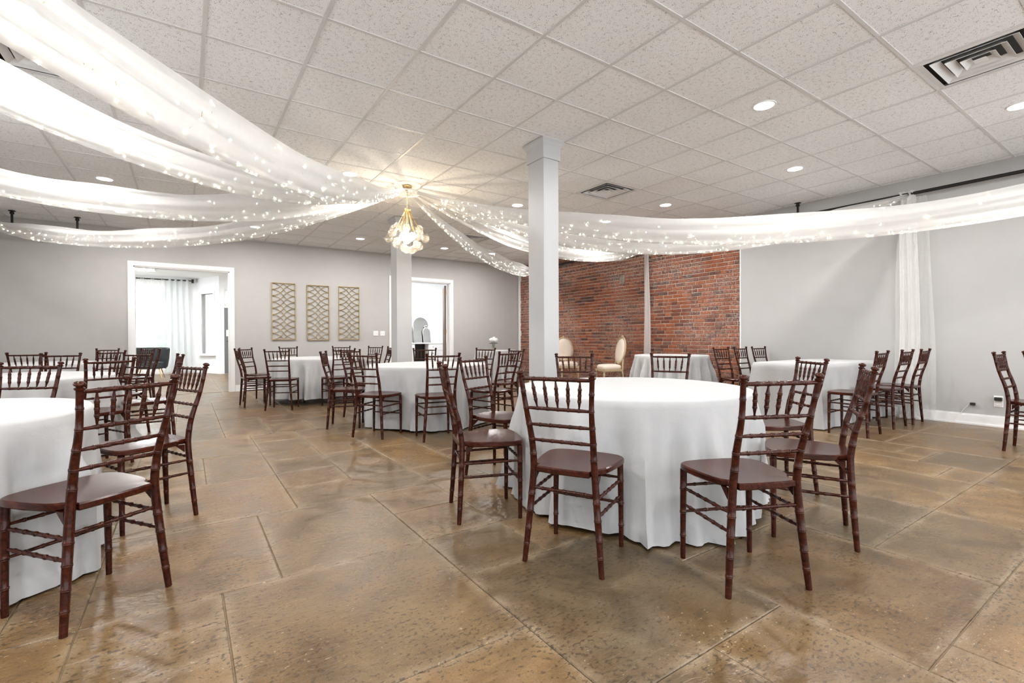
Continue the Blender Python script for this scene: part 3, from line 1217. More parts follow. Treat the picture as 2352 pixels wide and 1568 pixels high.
def rect_cloth():
    rnd = random.Random(31)
    out = []
    R0 = .03
    seg = [((a, -b_), (a, b_)), ((a, b_), (-a, b_)), ((-a, b_), (-a, -b_)), ((-a, -b_), (a, -b_))]
    pts = []
    for (p, q) in seg:
        L = hypot(q[0] - p[0], q[1] - p[1])
        n = int(L / .03)
        nx, ny = (q[1] - p[1]) / L, -(q[0] - p[0]) / L
        for k in range(n):
            u = k / n
            pts.append((p[0] + (q[0] - p[0]) * u, p[1] + (q[1] - p[1]) * u, nx, ny, min(u, 1 - u) * L))
    n = len(pts)
    NZ = 18
    vs, fs = [], []
    ph = [rnd.uniform(0, 6.28) for _ in range(6)]
    for (x, y, nx, ny, dc) in pts:
        vs.append((x * .985, y * .97, .744))
    for i in range(NZ):
        s_ = i / (NZ - 1)
        z = .738 - (.738 - .012) * s_
        for k, (x, y, nx, ny, dc) in enumerate(pts):
            u = k * .03
            corner = max(0, 1 - dc / .16)
            am = s_ ** 1.1
            off = .012 + am * (.028 * cos(u * 13 + ph[0] + sin(u * 3)) + .02 * cos(u * 23 + ph[1]) + .035) + am * corner * .07
            dx, dy = nx, ny
            if corner > 0:
                cx, cy = (1 if x > 0 else -1), (1 if y > 0 else -1)
                w = corner * .5
                dx, dy = nx * (1 - w) + cx * w, ny * (1 - w) + cy * w
            vs.append((x + dx * off * (s_ > .02), y + dy * off * (s_ > .02), z))
    fs.append(tuple(range(n)))
    for i in range(NZ):
        for k in range(n):
            fs.append((i * n + k, (i + 1) * n + k, (i + 1) * n + (k + 1) % n, i * n + (k + 1) % n))
    mb = MB()
    mb.add(vs, fs)
    return mb


o = put('tablecloth', rect_cloth().mesh('tablecloth', 'cloth', 75), None, ((TX0 + TX1) / 2, (TY0 + TY1) / 2, 0))
tag(o, 'white cloth on the rectangular table against the pale wall', 'tablecloth')


# ------------------------------------------------------------------ swags and string lights
def swag(end, z1, sag, seed, label, lab2, hgt=.25, wid=.075):
    rnd = random.Random(seed)
    e = Vector((end[0], end[1], 0))
    d = e - HUB
    L = d.length
    d.normalize()
    side = Vector((-d.y, d.x, 0))
    p0 = HUB + d * .16
    z0 = 2.985
    NS, K = 90, 25
    ph = [rnd.uniform(0, 6.28) for _ in range(12)]

    def center(t):
        p = p0.lerp(e, t)
        return Vector((p.x, p.y, z0 * (1 - t) + z1 * t - 4 * sag * t * (1 - t)))

    def gather(t):
        g0 = min(1, .16 + .84 * (t / .30) ** .9) if t < .30 else 1
        g1 = min(1, .14 + .86 * ((1 - t) / .16) ** .8) if t > .84 else 1
        return g0 * g1

    def sect(t, u):
        """u in -1..1 across the cloth: a folded trough, both wings up"""
        g = gather(t)
        au = abs(u)
        h_ = hgt * g * (au ** 1.35)
        w = wid * g * (sin(min(1, au * 1.35) * pi * .62) * (1 if u > 0 else -1)) * (1 + .25 * sin(3 * t * 6.28 * .5 + ph[0]))
        pleat = .012 * g * sin(u * 17 + ph[1] + 2.2 * sin(t * 5 + ph[2])) + .007 * g * sin(u * 31 + ph[3] + 3 * t)
        lean = .22 * sin(2.1 * t * pi + ph[4]) * h_
        edge = .014 * g * sin(t * 26 + ph[5] + u) * au ** 3
        return w + pleat + lean, h_ + edge
    vs, fs = [], []
    for i in range(NS + 1):
        t = i / NS
        c_ = center(t)
        for k in range(K):
            u = -1 + 2 * k / (K - 1)
            w, h_ = sect(t, u)
            vs.append(c_ + side * w + Vector((0, 0, h_ - hgt * .5 * gather(t))))
    for i in range(NS):
        for k in range(K - 1):
            fs.append((i * K + k, (i + 1) * K + k, (i + 1) * K + k + 1, i * K + k + 1))
    mb = MB()
    mb.add(vs, fs)
    o = put('ceiling_swag', mb.mesh('ceiling_swag', 'sheer', 180))
    tag(o, label, 'drape', 'sheer swags radiating from the chandelier')
    # string lights inside the trough
    s_t = thing('string_lights', lab2, 'string lights', (0, 0, 0), group='warm string lights in the swags')
    pts = []
    n = int(L * 17)
    for k in range(n):
        t = .04 + .94 * (k + rnd.uniform(-.4, .4)) / n
        t = min(.985, max(.03, t))
        u = rnd.choice((-1, 1)) * (rnd.uniform(0, .16) if rnd.random() < .5 else rnd.uniform(.15, .85))
        w, h_ = sect(t, u)
        w0, h0 = sect(t, 0)
        p = center(t) + side * (w * .86) + Vector((0, 0, h_ + .010 - hgt * .5 * gather(t)))
        pts.append(p)
    MB_w = MB()
    MB_w.tube(pts, .0011, 3, False)
    MB_w.build('wire', 'gold', s_t)
    bm_ = MB()
    for p in pts:
        r = .0062
        bm_.add([(p.x + r, p.y, p.z), (p.x - r, p.y, p.z), (p.x, p.y + r, p.z), (p.x, p.y - r, p.z), (p.x, p.y, p.z + r * 1.4), (p.x, p.y, p.z - r * 1.4)],
                [(0, 2, 4), (2, 1, 4), (1, 3, 4), (3, 0, 4), (2, 0, 5), (1, 2, 5), (3, 1, 5), (0, 3, 5)])
    b_ = bm_.build('bulbs', 'fairy', s_t)
    b_['kind'] = 'stuff'


SWAGS = [
    ((7.70, -1.52), 3.0, .86, 1, 'long sheer swag passing in front of the near column to the right picture edge', .27),
    ((7.70, 2.24), 2.88, .66, 2, 'sheer swag ending at the knot over the tall sheer on the right wall', .25),
    ((7.70, 6.43), 2.85, .39, 3, 'sheer swag dipping to the brick wall above the narrow sheer', .25),
    ((7.66, 10.12), 2.80, .28, 4, 'sheer swag running back to the brick corner behind the near column', .25),
    ((-2.72, 10.54), 2.88, .45, 5, 'lowest left swag, a shallow warm curve before the back wall', .235),
    ((-2.72, 6.48), 2.85, .45, 6, 'third sheer swag on the left, counted from the top', .27),
    ((-2.72, 2.0), 2.98, .69, 7, 'second sheer swag on the left, counted from the top', .20),
    ((-2.72, -1.45), 2.70, .82, 8, 'widest sheer swag crossing the upper left corner', .25),
]
for k, (e, z1, sg, sd, lb, hg) in enumerate(SWAGS):
    swag(e, z1, sg, sd, lb, 'fairy lights inside the ' + lb.replace('sheer ', '').replace(', counted from the top', ' from top').replace('long swag passing in front of', 'swag before').replace(' over the tall sheer on', ' on').replace('swag running back', 'swag back'), hg)

# hub ring the swags hang from
t = thing('swag_ring', 'white ring at the ceiling gathering the swags around the chandelier', 'ring', (HUB.x, HUB.y, 0))
MB().tube([(.17 * cos(k * pi / 16), .17 * sin(k * pi / 16), 3.0) for k in range(32)], .009, 6, closed=True).build('hoop', 'trim', t, 60)
for k in range(4):
    a = pi / 4 + k * pi / 2
    MB().tube([(.17 * cos(a), .17 * sin(a), 3.0), (.17 * cos(a), .17 * sin(a), HC)], .003, 6).build('hook', 'trim', t)

# pipes on hangers along the walls


def hanger(p, t):
    MB().lathe([(.045, 0), (.045, .006), (.022, .012), (.022, .022), (.028, .026), (.028, .05), (.016, .055), (.016, .20)], 14,
               (p[0], p[1], 0)).xform(Matrix(((1, 0, 0, 0), (0, 1, 0, 0), (0, 0, -1, HC), (0, 0, 0, 1)))).build('hanger', 'black_metal', t, 40)


def pipe(a, b_, hangers, label):
    t = thing('drapery_pipe', label, 'pipe', (0, 0, 0), group='black drapery pipes')
    a, b_ = Vector(a), Vector(b_)
    MB().tube([a, b_], .021, 12).build('rod', 'black_metal', t, 40)
    d = (b_ - a).normalized()
    for k in (.25, .5, .75):
        c_ = a.lerp(b_, k)
        MB().tube([c_ - d * .03, c_ + d * .03], .026, 12).build('coupling', 'black_metal', t, 40)
    for h_ in hangers:
        hanger(h_, t)


pipe((7.70, -3.6, 2.89), (7.70, 10.8, 2.89), [(7.70, -3.0), (7.70, .2), (7.70, 3.58), (7.70, 7.0), (7.70, 10.2)], 'black pipe rail hung along the right wall under the ceiling')
pipe((-2.72, -3.6, 2.88), (-2.72, 10.66, 2.88), [(-2.72, -2.4), (-2.72, 2.4), (-2.72, 6.4)], 'black pipe rail hung along the left side wall')
pipe((-2.66, 10.66, 2.88), (-1.15, 10.66, 2.88), [(-2.24, 10.66), (-1.47, 10.66)], 'short black pipe on two hangers before the back wall')


# ------------------------------------------------------------------ hanging sheers on the right wall
def sheer_panel(mb, x, y, z0, z1, wfun, folds, depth, seed, ny=44, nz=60):
    r = random.Random(seed)
    ph = [r.uniform(0, 6.28) for _ in range(6)]
    vs, fs = [], []
    for i in range(nz + 1):
        s_ = i / nz
        z = z1 + (z0 - z1) * s_
        w = wfun(s_)
        for k in range(ny + 1):
            u = -1 + 2 * k / ny
            yy = y + w * u + .010 * sin(7 * s_ + ph[0])
            xx = x + depth * (min(w / .12, 1.3)) * sin(folds * u * pi + ph[1] + .8 * sin(3 * s_ + ph[2])) + .4 * depth * sin(2.3 * folds * u * pi + ph[3])
            vs.append((xx, yy, z))
    for i in range(nz):
        for k in range(ny):
            fs.append((i * (ny + 1) + k, (i + 1) * (ny + 1) + k, (i + 1) * (ny + 1) + k + 1, i * (ny + 1) + k + 1))
    mb.add(vs, fs)
    return mb


t = thing('sheer_curtain', 'tall white sheer hanging from the pipe on the pale right wall', 'curtain', (0, 0, 0), group='hanging wall sheers')
sheer_panel(MB(), 7.70, 2.22, .02, 2.86, lambda s_: .075 + .045 * s_ ** .6 - .02 * max(0, s_ - .93) * 6, 2.2, .018, 1).build('inner_panel', 'sheer_white', t, 180)
sheer_panel(MB(), 7.715, 2.18, .02, 2.84, lambda s_: .12 + .11 * s_ ** .5, 2.5, .014, 2).build('outer_veil', 'veil', t, 180)
sheer_panel(MB(), 7.66, 2.23, .012, .10, lambda s_: .07 + .08 * s_, 3.2, .03, 5, 40, 8).build('floor_puddle', 'sheer_white', t, 180)
sheer_panel(MB(), 7.69, 2.24, 2.80, 2.93, lambda s_: .085 - .03 * s_, 1.6, .028, 4, 20, 8).build('knot', 'sheer_white', t, 180)
t = thing('sheer_curtain', 'narrow white sheer hanging straight down the brick wall', 'curtain', (0, 0, 0), group='hanging wall sheers')
sheer_panel(MB(), 7.72, 6.48, .03, 2.86, lambda s_: .045 + .055 * s_, 2.0, .018, 3).build('inner_panel', 'sheer_white', t, 180)

# ------------------------------------------------------------------ chandelier
CHX, CHY = HUB.x, HUB.y
t = thing('chandelier', 'gold chandelier with a cluster of clear glass globes', 'chandelier', (CHX, CHY, 0))
MB().lathe([(.010, HC - .03), (.058, HC - .024), (.062, HC - .018), (.062, HC - .002)], 24).build('canopy', 'gold', t, 40)
mb = MB()
for k in range(3):                       # three chain links below the canopy
    zc = HC - .045 - k * .026
    ring = []
    for q in range(14):
        a = 2 * pi * q / 14
        v = (.008 * cos(a), 0, zc + .017 * sin(a)) if k % 2 else (0, .008 * cos(a), zc + .017 * sin(a))
        ring.append(v)
    mb.tube(ring, .0022, 6, closed=True)
mb.build('chain', 'gold', t, 60)
MB().tube([(0, 0, HC - .115), (0, 0, 2.79)], .0055, 8).build('stem', 'gold', t, 60)
MB().lathe([(.012, 2.735), (.040, 2.745), (.046, 2.76), (.046, 2.785), (.012, 2.795)], 20).build('hub_plate', 'gold', t, 40)
MB().lathe([(.004, 2.735), (.004, 2.60), (.018, 2.595), (.022, 2.56), (.022, 2.52), (.004, 2.51)], 12).build('socket_stem', 'gold', t, 40)
random.seed(5)
globe_me = MB().sphere((0, 0, 0), .052, 20, 14).mesh('globe', 'globe', 180)
bulb_me = MB().sphere((0, 0, 0), .024, 12, 8).mesh('bulb', 'bulb', 180)
BLT = bpy.data.lights.new('bulb_light', 'POINT')
BLT.energy = BULB_WATT
BLT.color = (1.0, .82, .58)
BLT.shadow_soft_size = .034
gl = []
for n_, r_, z_ in ((7, .175, 2.50), (9, .245, 2.405), (7, .155, 2.315), (3, .06, 2.25)):
    for k in range(n_):
        a = 2 * pi * (k + .5 * (n_ % 2)) / n_ + r_ * 7 + random.uniform(-.12, .12)
        gl.append((r_ * cos(a), r_ * sin(a), z_ + random.uniform(-.03, .03)))
for k in range(4):
    a = k * pi / 2 + .6
    gl.append((.075 * cos(a), .075 * sin(a), 2.42))
for k, p in enumerate(gl):
    g = put('globe', globe_me, t, p)
    if k >= len(gl) - 4:
        put('bulb', bulb_me, g)
        put('bulb_glow', BLT, g)
for k in range(12):
    a = 2 * pi * k / 12
    rr_ = .17 if k % 2 else .10
    MB().tube([(.034 * cos(a), .034 * sin(a), 2.755), (rr_ * cos(a), rr_ * sin(a), 2.49)], .0042, 8).build('arm', 'gold', t, 60)

# ------------------------------------------------------------------ gold lattice panels, switches, outlet
PAN = [(1.50, 1.97, 1.035, 2.262, 'leftmost of the three gold lattice wall panels'),
       (2.20, 2.665, 1.03, 2.245, 'middle one of the three gold lattice wall panels'),
       (2.865, 3.345, 1.04, 2.25, 'rightmost of the three gold lattice wall panels')]
pw, phh = .47, 1.215
mt = .014
arcs = {}
ROWS = 9
ih = (phh - 2 * mt) / ROWS
for sx in (-1, 1):
    for sy in (-1, 1):
        pts = []
        for k in range(13):
            s_ = k / 12
            x = -pw / 2 + mt * .6 + (pw / 2 - mt * .6) * s_
            y = ih * .48 - ih * .96 * s_ ** 2.1
            pts.append((sx * x, -.012, sy * y))
        arcs[sx, sy] = MB().tube(pts, .0062, 6).mesh('lattice_bar', 'gold_frame', 60)
for (x0, x1, z0, z1, lb) in PAN:
    t = thing('wall_panel', lb, 'wall art', ((x0 + x1) / 2, YB - .004, (z0 + z1) / 2), group='gold lattice wall panels')
    for (a, b_, c_, d) in ((-pw / 2, -pw / 2 + mt, -phh / 2, phh / 2), (pw / 2 - mt, pw / 2, -phh / 2, phh / 2), (-pw / 2 + mt, pw / 2 - mt, -phh / 2, -phh / 2 + mt),
                           (-pw / 2 + mt, pw / 2 - mt, phh / 2 - mt, phh / 2)):
        MB().bbox_b(a, b_, -.024, 0, c_, d, .002).build('frame_bar', 'gold_frame', t)
    for r in range(ROWS):
        zc = -phh / 2 + mt + ih * (r + .5)
        for key, me in arcs.items():
            put('lattice_bar', me, t, (0, 0, zc))


def switch(x, lb):
    t = thing('light_switch', lb, 'switch', (x, YB, 1.185), group='light switches')
    MB().bbox_b(-.058, .058, -.008, 0, -.058, .058, .003).build('plate', 'plastic', t)
    for s_ in (-1, 1):
        MB().bbox_b(s_ * .024 - .006, s_ * .024 + .006, -.017, -.006, -.012, .012, .002).build('toggle', 'black_metal' if False else 'vent', t)


switch(3.725, 'left double light switch beside the far column')
switch(3.89, 'right double light switch beside the far column')
t = thing('wall_outlet', 'white wall outlet with a plugged black adapter above the right baseboard', 'outlet', (XR - .03, 1.42, .30))
MB().bbox_b(-.007, 0, -.04, .04, -.065, .065, .003).build('plate', 'plastic', t)
MB().bbox_b(-.05, -.007, -.035, .03, .01, .05, .004).build('adapter', 'black', t)
MB().bbox_b(-.013, -.006, -.02, .02, -.05, -.015, .002).build('socket', 'plastic', t)
t = thing('power_cord', 'thin grey lamp cord with a small plug dangling beside the wall outlet', 'cord', (XR - .03, 1.66, 0))
MB().bbox_b(-.035, -.006, -.045, .0, .235, .265, .003).build('plug', 'black', t)
MB().tube(catmull([(-.012, .0, .25), (-.012, .05, .19), (-.012, .10, .10), (-.03, .16, .02)], 6), .003, 6).build('cable', 'vent', t, 60)

# ------------------------------------------------------------------ flower vase on the corner table
t = thing('flower_vase', 'clear glass vase of white flowers on the small corner table', 'vase', (6.22, 9.93, .768))
MB().lathe([(.028, 0), (.045, .01), (.05, .06), (.034, .13), (.028, .17), (.036, .19), (.032, .19), (.024, .17), (.030, .13), (.045, .06), (.04, .015)], 18).build('vase', 'globe', t, 50)
random.seed(4)
for k in range(7):
    a = k * 0.9
    r = .0 if k == 0 else .062
    c_ = Vector((r * cos(a), r * sin(a), .25 + (.03 if k == 0 else 0)))
    m_ = MB()
    for q in range(26):
        ca, cz = random.uniform(0, 6.28), random.uniform(-.4, 1)
        d = Vector((cos(ca) * sqrt(1 - cz * cz), sin(ca) * sqrt(1 - cz * cz), cz))
        p = c_ + d * .042
        u = d.orthogonal().normalized() * .022
        w = d.cross(u).normalized() * .022
        m_.add([p + u, p + w, p - u, p - w, p + d * .012], [(0, 1, 4), (1, 2, 4), (2, 3, 4), (3, 0, 4)])
    m_.sphere(tuple(c_), .04, 10, 6)
    f = m_.build('blossom', 'petal', t)
    MB().tube([(0, 0, .03), tuple(c_ * .5), tuple(c_)], .003, 5).build('stem', 'leaf', t)
for k in range(5):
    a = k * 1.25 + .4
    d = Vector((cos(a), sin(a), -.25))
    p = Vector((d.x * .03, d.y * .03, .18))
    w = Vector((-d.y, d.x, 0)) * .022
    MB().add([p, p + d * .05 + w, p + d * .11, p + d * .05 - w, p + d * .05 + Vector((0, 0, .012))], [(0, 1, 4), (1, 2, 4), (2, 3, 4), (3, 0, 4)]) if False else None
    m_ = MB()
    m_.add([p, p + d * .05 + w, p + d * .11, p + d * .05 - w, p + d * .05 + Vector((0, 0, .012))], [(0, 1, 4), (1, 2, 4), (2, 3, 4), (3, 0, 4)])
    m_.build('leaf', 'leaf', t)


# ------------------------------------------------------------------ cream oval-back chairs before the brick
def oval_chair(x, y, th, label):
    t = thing('oval_back_chair', label, 'chair', (x, y, 0), radians(th), 'cream oval back chairs')
    # seat frame, cushion
    pl = [(-.22, .22), (.22, .22), (.20, -.20), (-.20, -.20)]
    MB().prism(pl[::-1], .385, .43).build('seat_frame', 'lime_wood', t)
    m_ = MB()
    n = 28
    rows = [(.97, .425), (1.02, .45), (1.02, .48), (.94, .505), (.7, .52), (.35, .525)]
    vs = []
    for s_, z in rows:
        for k in range(n):
            a = 2 * pi * k / n
            q = .86
            cx = abs(cos(a)) ** .5 * (1 if cos(a) > 0 else -1)
            sy = abs(sin(a)) ** .5 * (1 if sin(a) > 0 else -1)
            w = .215 if sy > 0 else .20
            vs.append((cx * w * s_, sy * .212 * s_ + .005, z))
    vs.append((0, 0, .526))
    fs = [(r * n + k, r * n + (k + 1) % n, (r + 1) * n + (k + 1) % n, (r + 1) * n + k) for r in range(5) for k in range(n)]
    fs += [(5 * n + k, 5 * n + (k + 1) % n, 6 * n) for k in range(n)] + [tuple(range(n))[::-1]]
    m_.add(vs, fs)
    m_.build('seat_cushion', 'cream', t, 60)
    # oval back, leaning
    lean = .16
    cz, ry, rx = .80, .265, .215

    def bp(a, s_, off):
        z = cz + ry * s_ * sin(a)
        return (rx * s_ * cos(a), -.20 - lean * (z - .5) + off, z)
    MB().tube([bp(2 * pi * k / 32, 1, 0) for k in range(32)], .019, 8, closed=True).build('back_frame', 'lime_wood', t, 60)
    m_ = MB()
    vs = []
    for off, s_ in ((-.018, 0), (-.018, .9), (.0, .95), (.022, .88), (.034, .55), (.036, 0)):
        for k in range(28):
            vs.append(bp(2 * pi * k / 28, max(s_, .001), off))
    fs = [(r * 28 + k, r * 28 + (k + 1) % 28, (r + 1) * 28 + (k + 1) % 28, (r + 1) * 28 + k) for r in range(5) for k in range(28)]
    m_.add(vs, fs)
    m_.build('back_pad', 'cream', t, 60)
    for sx in (-1, 1):
        MB().tube([(sx * .185, -.205, .40), (sx * .175, -.215, .52), (sx * .165, -.232, .635)], [.02, .018, .015], 8).build('back_support', 'lime_wood', t, 60)
        MB().lathe([(.011, 0), (.013, .02), (.016, .16), (.022, .31), (.026, .335), (.019, .345), (.026, .355), (.026, .41)], 12, (sx * .19, .19, 0)).build('front_leg', 'lime_wood', t, 50)
        MB().tube([(sx * .185, -.275, 0), (sx * .183, -.225, .22), (sx * .183, -.195, .42)], [.013, .017, .022], 8).build('rear_leg', 'lime_wood', t, 60)
    MB().sphere((0, -.20 - lean * (cz + ry - .5) + .0, cz + ry + .024), .024, 10, 6).build('crest', 'lime_wood', t, 60)


oval_chair(7.22, 8.35, 158, 'cream oval-back chair facing forward before the brick wall')
oval_chair(7.16, 6.98, 68, 'cream oval-back chair in profile facing left before the brick wall')

# ------------------------------------------------------------------ lounge beyond the first doorway
LY = 18.3
mb = MB()
ZH = 3.0
WX0, WX1, WZ0, WZ1 = -1.26, -.45, .66, 2.50
mb.box(-5.5, WX0, LY, LY + .15, 0, ZH).box(WX1, .30, LY, LY + .15, 0, ZH).box(WX0, WX1, LY, LY + .15, 0, WZ0).box(WX0, WX1, LY, LY + .15, WZ1, ZH)
struct(mb.build('wall_lounge_far', 'white_room'), 'white far wall of the lounge with a tall window', 'wall')
# angled bay wall with a narrow window
A0, A1 = Vector((.30, LY, 0)), Vector((.86, 17.2, 0))
dv = (A1 - A0)
AL = dv.length
dv.normalize()
ang = atan2(dv.y, dv.x)
mb = MB()
w0, w1 = .30, .95
mb.box(0, w0, 0, .12, 0, ZH).box(w1, AL, 0, .12, 0, ZH).box(w0, w1, 0, .12, 0, .62).box(w0, w1, 0, .12, 2.48, ZH)
o = struct(mb.build('wall_lounge_bay', 'white_room'), 'angled white bay wall with a narrow window', 'wall')
o.location = A0
o.rotation_euler = (0, 0, ang)
fr = MB()
fr.box(w0 - .07, w0, -.03, .10, .55, 2.55).box(w1, w1 + .07, -.03, .10, .55, 2.55).box(w0, w1, -.03, .10, 2.48, 2.55).box(w0 - .1, w1 + .1, -.08, .10, .55, .62)
o = struct(fr.build('window_2', 'trim'), 'narrow white window in the angled lounge wall', 'window')
o.location = A0
o.rotation_euler = (0, 0, ang)
MB().box(w0, w1, .05, .054, .62, 2.48).build('pane', 'glass', o)
mb = MB()
DX0, DX1 = .99, 1.85
mb.box(.86, DX0, 17.2, 17.32, 0, ZH).box(DX1, 3.3, 17.2, 17.32, 0, ZH).box(DX0, DX1, 17.2, 17.32, 2.6, ZH)
struct(mb.build('wall_lounge_entry', 'white_room'), 'white entry wall with the grey door', 'wall')
d = struct(MB().bbox_b(DX0, DX1, 17.2, 17.25, .01, 2.03, .004).build('door_1', 'grey_door'), 'grey entry door at the right of the lounge view', 'door')
MB().bbox_b(DX0 + .05, DX0 + .12, 17.17, 17.2, 1.15, 1.35, .005).build('keypad', 'plastic', d)
MB().tube([(DX0 + .07, 17.2, 1.0), (DX0 + .07, 17.14, 1.0), (DX0 + .19, 17.14, 1.0)], .012, 8).build('handle', 'black', d, 60)
w_ = struct(MB().box(DX0, DX1, 17.18, 17.26, 2.03, 2.12).box(DX0, DX1, 17.18, 17.26, 2.55, 2.6).box(DX0, DX0 + .05, 17.18, 17.26, 2.1, 2.56).build('window_5', 'trim'),
            'white transom window over the grey door', 'window')
MB().box(DX0 + .04, DX1, 17.22, 17.224, 2.1, 2.56).build('pane', 'glass', w_)
struct(MB().box(-5.5, 3.4, YB + .16, LY + .2, ZH, ZH + .1).build('ceiling_lounge', 'white_room'), 'white lounge ceiling', 'ceiling')
struct(MB().box(3.3, 3.42, YB + .16, 17.32, 0, ZH).build('wall_lounge_right', 'white_room'), 'white partition between lounge and vanity room', 'wall')
struct(MB().box(-5.6, -5.5, YB + .16, LY, 0, ZH).build('wall_lounge_left', 'white_room'), 'white left wall of the lounge', 'wall')
for k, (x, y) in enumerate(((-1.0, 16.6), (-1.0, 13.4), (1.4, 14.6))):
    t = thing('ceiling_panel_light', ('flat square ceiling lamp nearest the lounge window', 'flat square ceiling lamp just inside the lounge doorway',
                                      'flat square ceiling lamp near the grey lounge door')[k], 'ceiling lamp', (x, y, ZH), group='lounge ceiling lamps')
    MB().box(-.3, .3, -.3, .3, -.012, -.008).build('diffuser', 'panel_light', t)
    MB().box(-.32, .32, -.32, -.3, -.02, 0).box(-.32, .32, .3, .32, -.02, 0).box(-.32, -.3, -.3, .3, -.02, 0).box(.3, .32, -.3, .3, -.02, 0).build('frame', 'trim', t)
f = MB()
f.box(WX0 - .06, WX0, LY - .03, LY + .1, WZ0 - .06, WZ1 + .06).box(WX1, WX1 + .06, LY - .03, LY + .1, WZ0 - .06, WZ1 + .06)
f.box(WX0, WX1, LY - .03, LY + .1, WZ1, WZ1 + .06).box(WX0 - .1, WX1 + .1, LY - .07, LY + .1, WZ0 - .06, WZ0).box(-.80, -.745, LY, LY + .08, WZ0, WZ1)
w_ = struct(f.build('window_1', 'trim'), 'tall white lounge window behind the sheer curtain', 'window')
MB().box(WX0, -.80, LY + .04, LY + .044, WZ0, WZ1).build('pane', 'glass', w_)
MB().box(-.745, WX1, LY + .04, LY + .044, WZ0, WZ1).build('pane', 'glass', w_)
# curtain rod and curtains
t = thing('curtain_rod', 'black curtain rod above the lounge window', 'curtain rod', (0, LY - .14, 2.9))
MB().tube([(-1.9, 0, 0), (.20, 0, 0)], .016, 10).build('rod', 'black', t, 60)
MB().box(.17, .23, -.03, .14, -.06, .05).build('bracket', 'black', t)


def drape(x0, x1, folds, depth, mat, name, label, yoff, flare=0):
    vs, fs = [], []
    n, nz = folds * 10, 12
    for i in range(nz + 1):
        s_ = i / nz
        z = 2.93 - (2.93 - .06) * s_
        for k in range(n + 1):
            u = k / n
            x = x0 + (x1 + flare * s_ - x0) * u
            vs.append((x, LY - .14 + yoff + depth * sin(u * folds * 2 * pi) * (.7 + .3 * s_), z))
    for i in range(nz):
        for k in range(n):
            fs.append((i * (n + 1) + k, (i + 1) * (n + 1) + k, (i + 1) * (n + 1) + k + 1, i * (n + 1) + k + 1))
    m_ = MB()
    m_.add(vs, fs)
    o = put(name, m_.mesh(name, mat, 180))
    tag(o, label, 'curtain', 'lounge window curtains')
    gm = MB()
    for k in range(folds * 2):
        u = (k + .5) / (folds * 2)
        x = x0 + (x1 - x0) * u
        ring = [(x, LY - .14 + yoff + .026 * cos(a * pi / 6), 2.9 + .026 * sin(a * pi / 6)) for a in range(12)]
        MB().tube(ring, .006, 6, closed=True).build('grommet', 'black', o, 60)


drape(-1.75, -.50, 5, .035, 'veil', 'sheer_window_curtain', 'sheer white curtain drawn across the lounge window', 0)
drape(-.50, .10, 4, .06, 'curtain', 'side_curtain', 'gathered pale curtain at the right of the lounge window', 0, .08)

# dark velvet armchair
t = thing('armchair', 'dark velvet armchair on gold legs beyond the lounge doorway', 'armchair', (-.80, 16.35, 0), radians(175))
m_ = MB()
n = 22
vs = []
for i, (rr_, z) in enumerate(((.34, .27), (.38, .32), (.41, .55), (.43, .80), (.42, .84), (.37, .84), (.35, .78), (.33, .45))):
    for k in range(n + 1):
        a = pi * (-.12 + 1.24 * k / n) + pi
        vs.append((rr_ * 1.05 * cos(a), rr_ * sin(a) + .05, z - (0.10 * max(0, abs(k / n - .5) * 2 - .55) if z > .5 else 0)))
fs = [(r * (n + 1) + k, r * (n + 1) + k + 1, (r + 1) * (n + 1) + k + 1, (r + 1) * (n + 1) + k) for r in range(7) for k in range(n)]
fs += [tuple(r * (n + 1) for r in range(8)), tuple(r * (n + 1) + n for r in range(7, -1, -1))]
fs += [(7 * (n + 1) + k, 7 * (n + 1) + k + 1, k + 1, k) for k in range(n)]
m_.add(vs, fs)
m_.build('shell_back', 'velvet', t, 60)
MB().lathe([(.30, .27), (.35, .29), (.355, .40), (.33, .44), (.2, .455)], 26, (0, .05, 0)).build('seat_cushion', 'velvet', t, 50)
for sx in (-1, 1):
    for sy in (-1, 1):
        MB().tube([(sx * .30, sy * .26 + .03, 0), (sx * .22, sy * .19 + .03, .28)], [.009, .016], 8).build('leg', 'gold', t, 60)

# outside the lounge window
b0 = thing('building', 'pale building with shuttered windows outside the lounge window', 'building', (0, 27, 0))
MB().box(-14, 9, 0, .4, -.5, 9).build('wall', 'siding', b0)
for (x, z) in ((-1.0, 3.35), (-1.0, 1.0), (-3.4, 3.35), (-3.4, 1.0), (4.6, 3.3)):
    f_ = MB().box(x - .5, x + .5, -.06, 0, z - .75, z + .75).build('window', 'siding', b0)
    MB().box(x - .42, x + .42, -.07, -.05, z - .66, z - .03).build('pane', 'siding_glass', f_)
    MB().box(x - .42, x + .42, -.07, -.05, z + .03, z + .66).build('pane', 'siding_glass', f_)
g_ = MB().box(-14, 14, 18.6, 26.9, -.4, -.12).build('lawn', 'grass')
tag(g_, 'green lawn outside the narrow lounge window', 'lawn', kind='stuff')

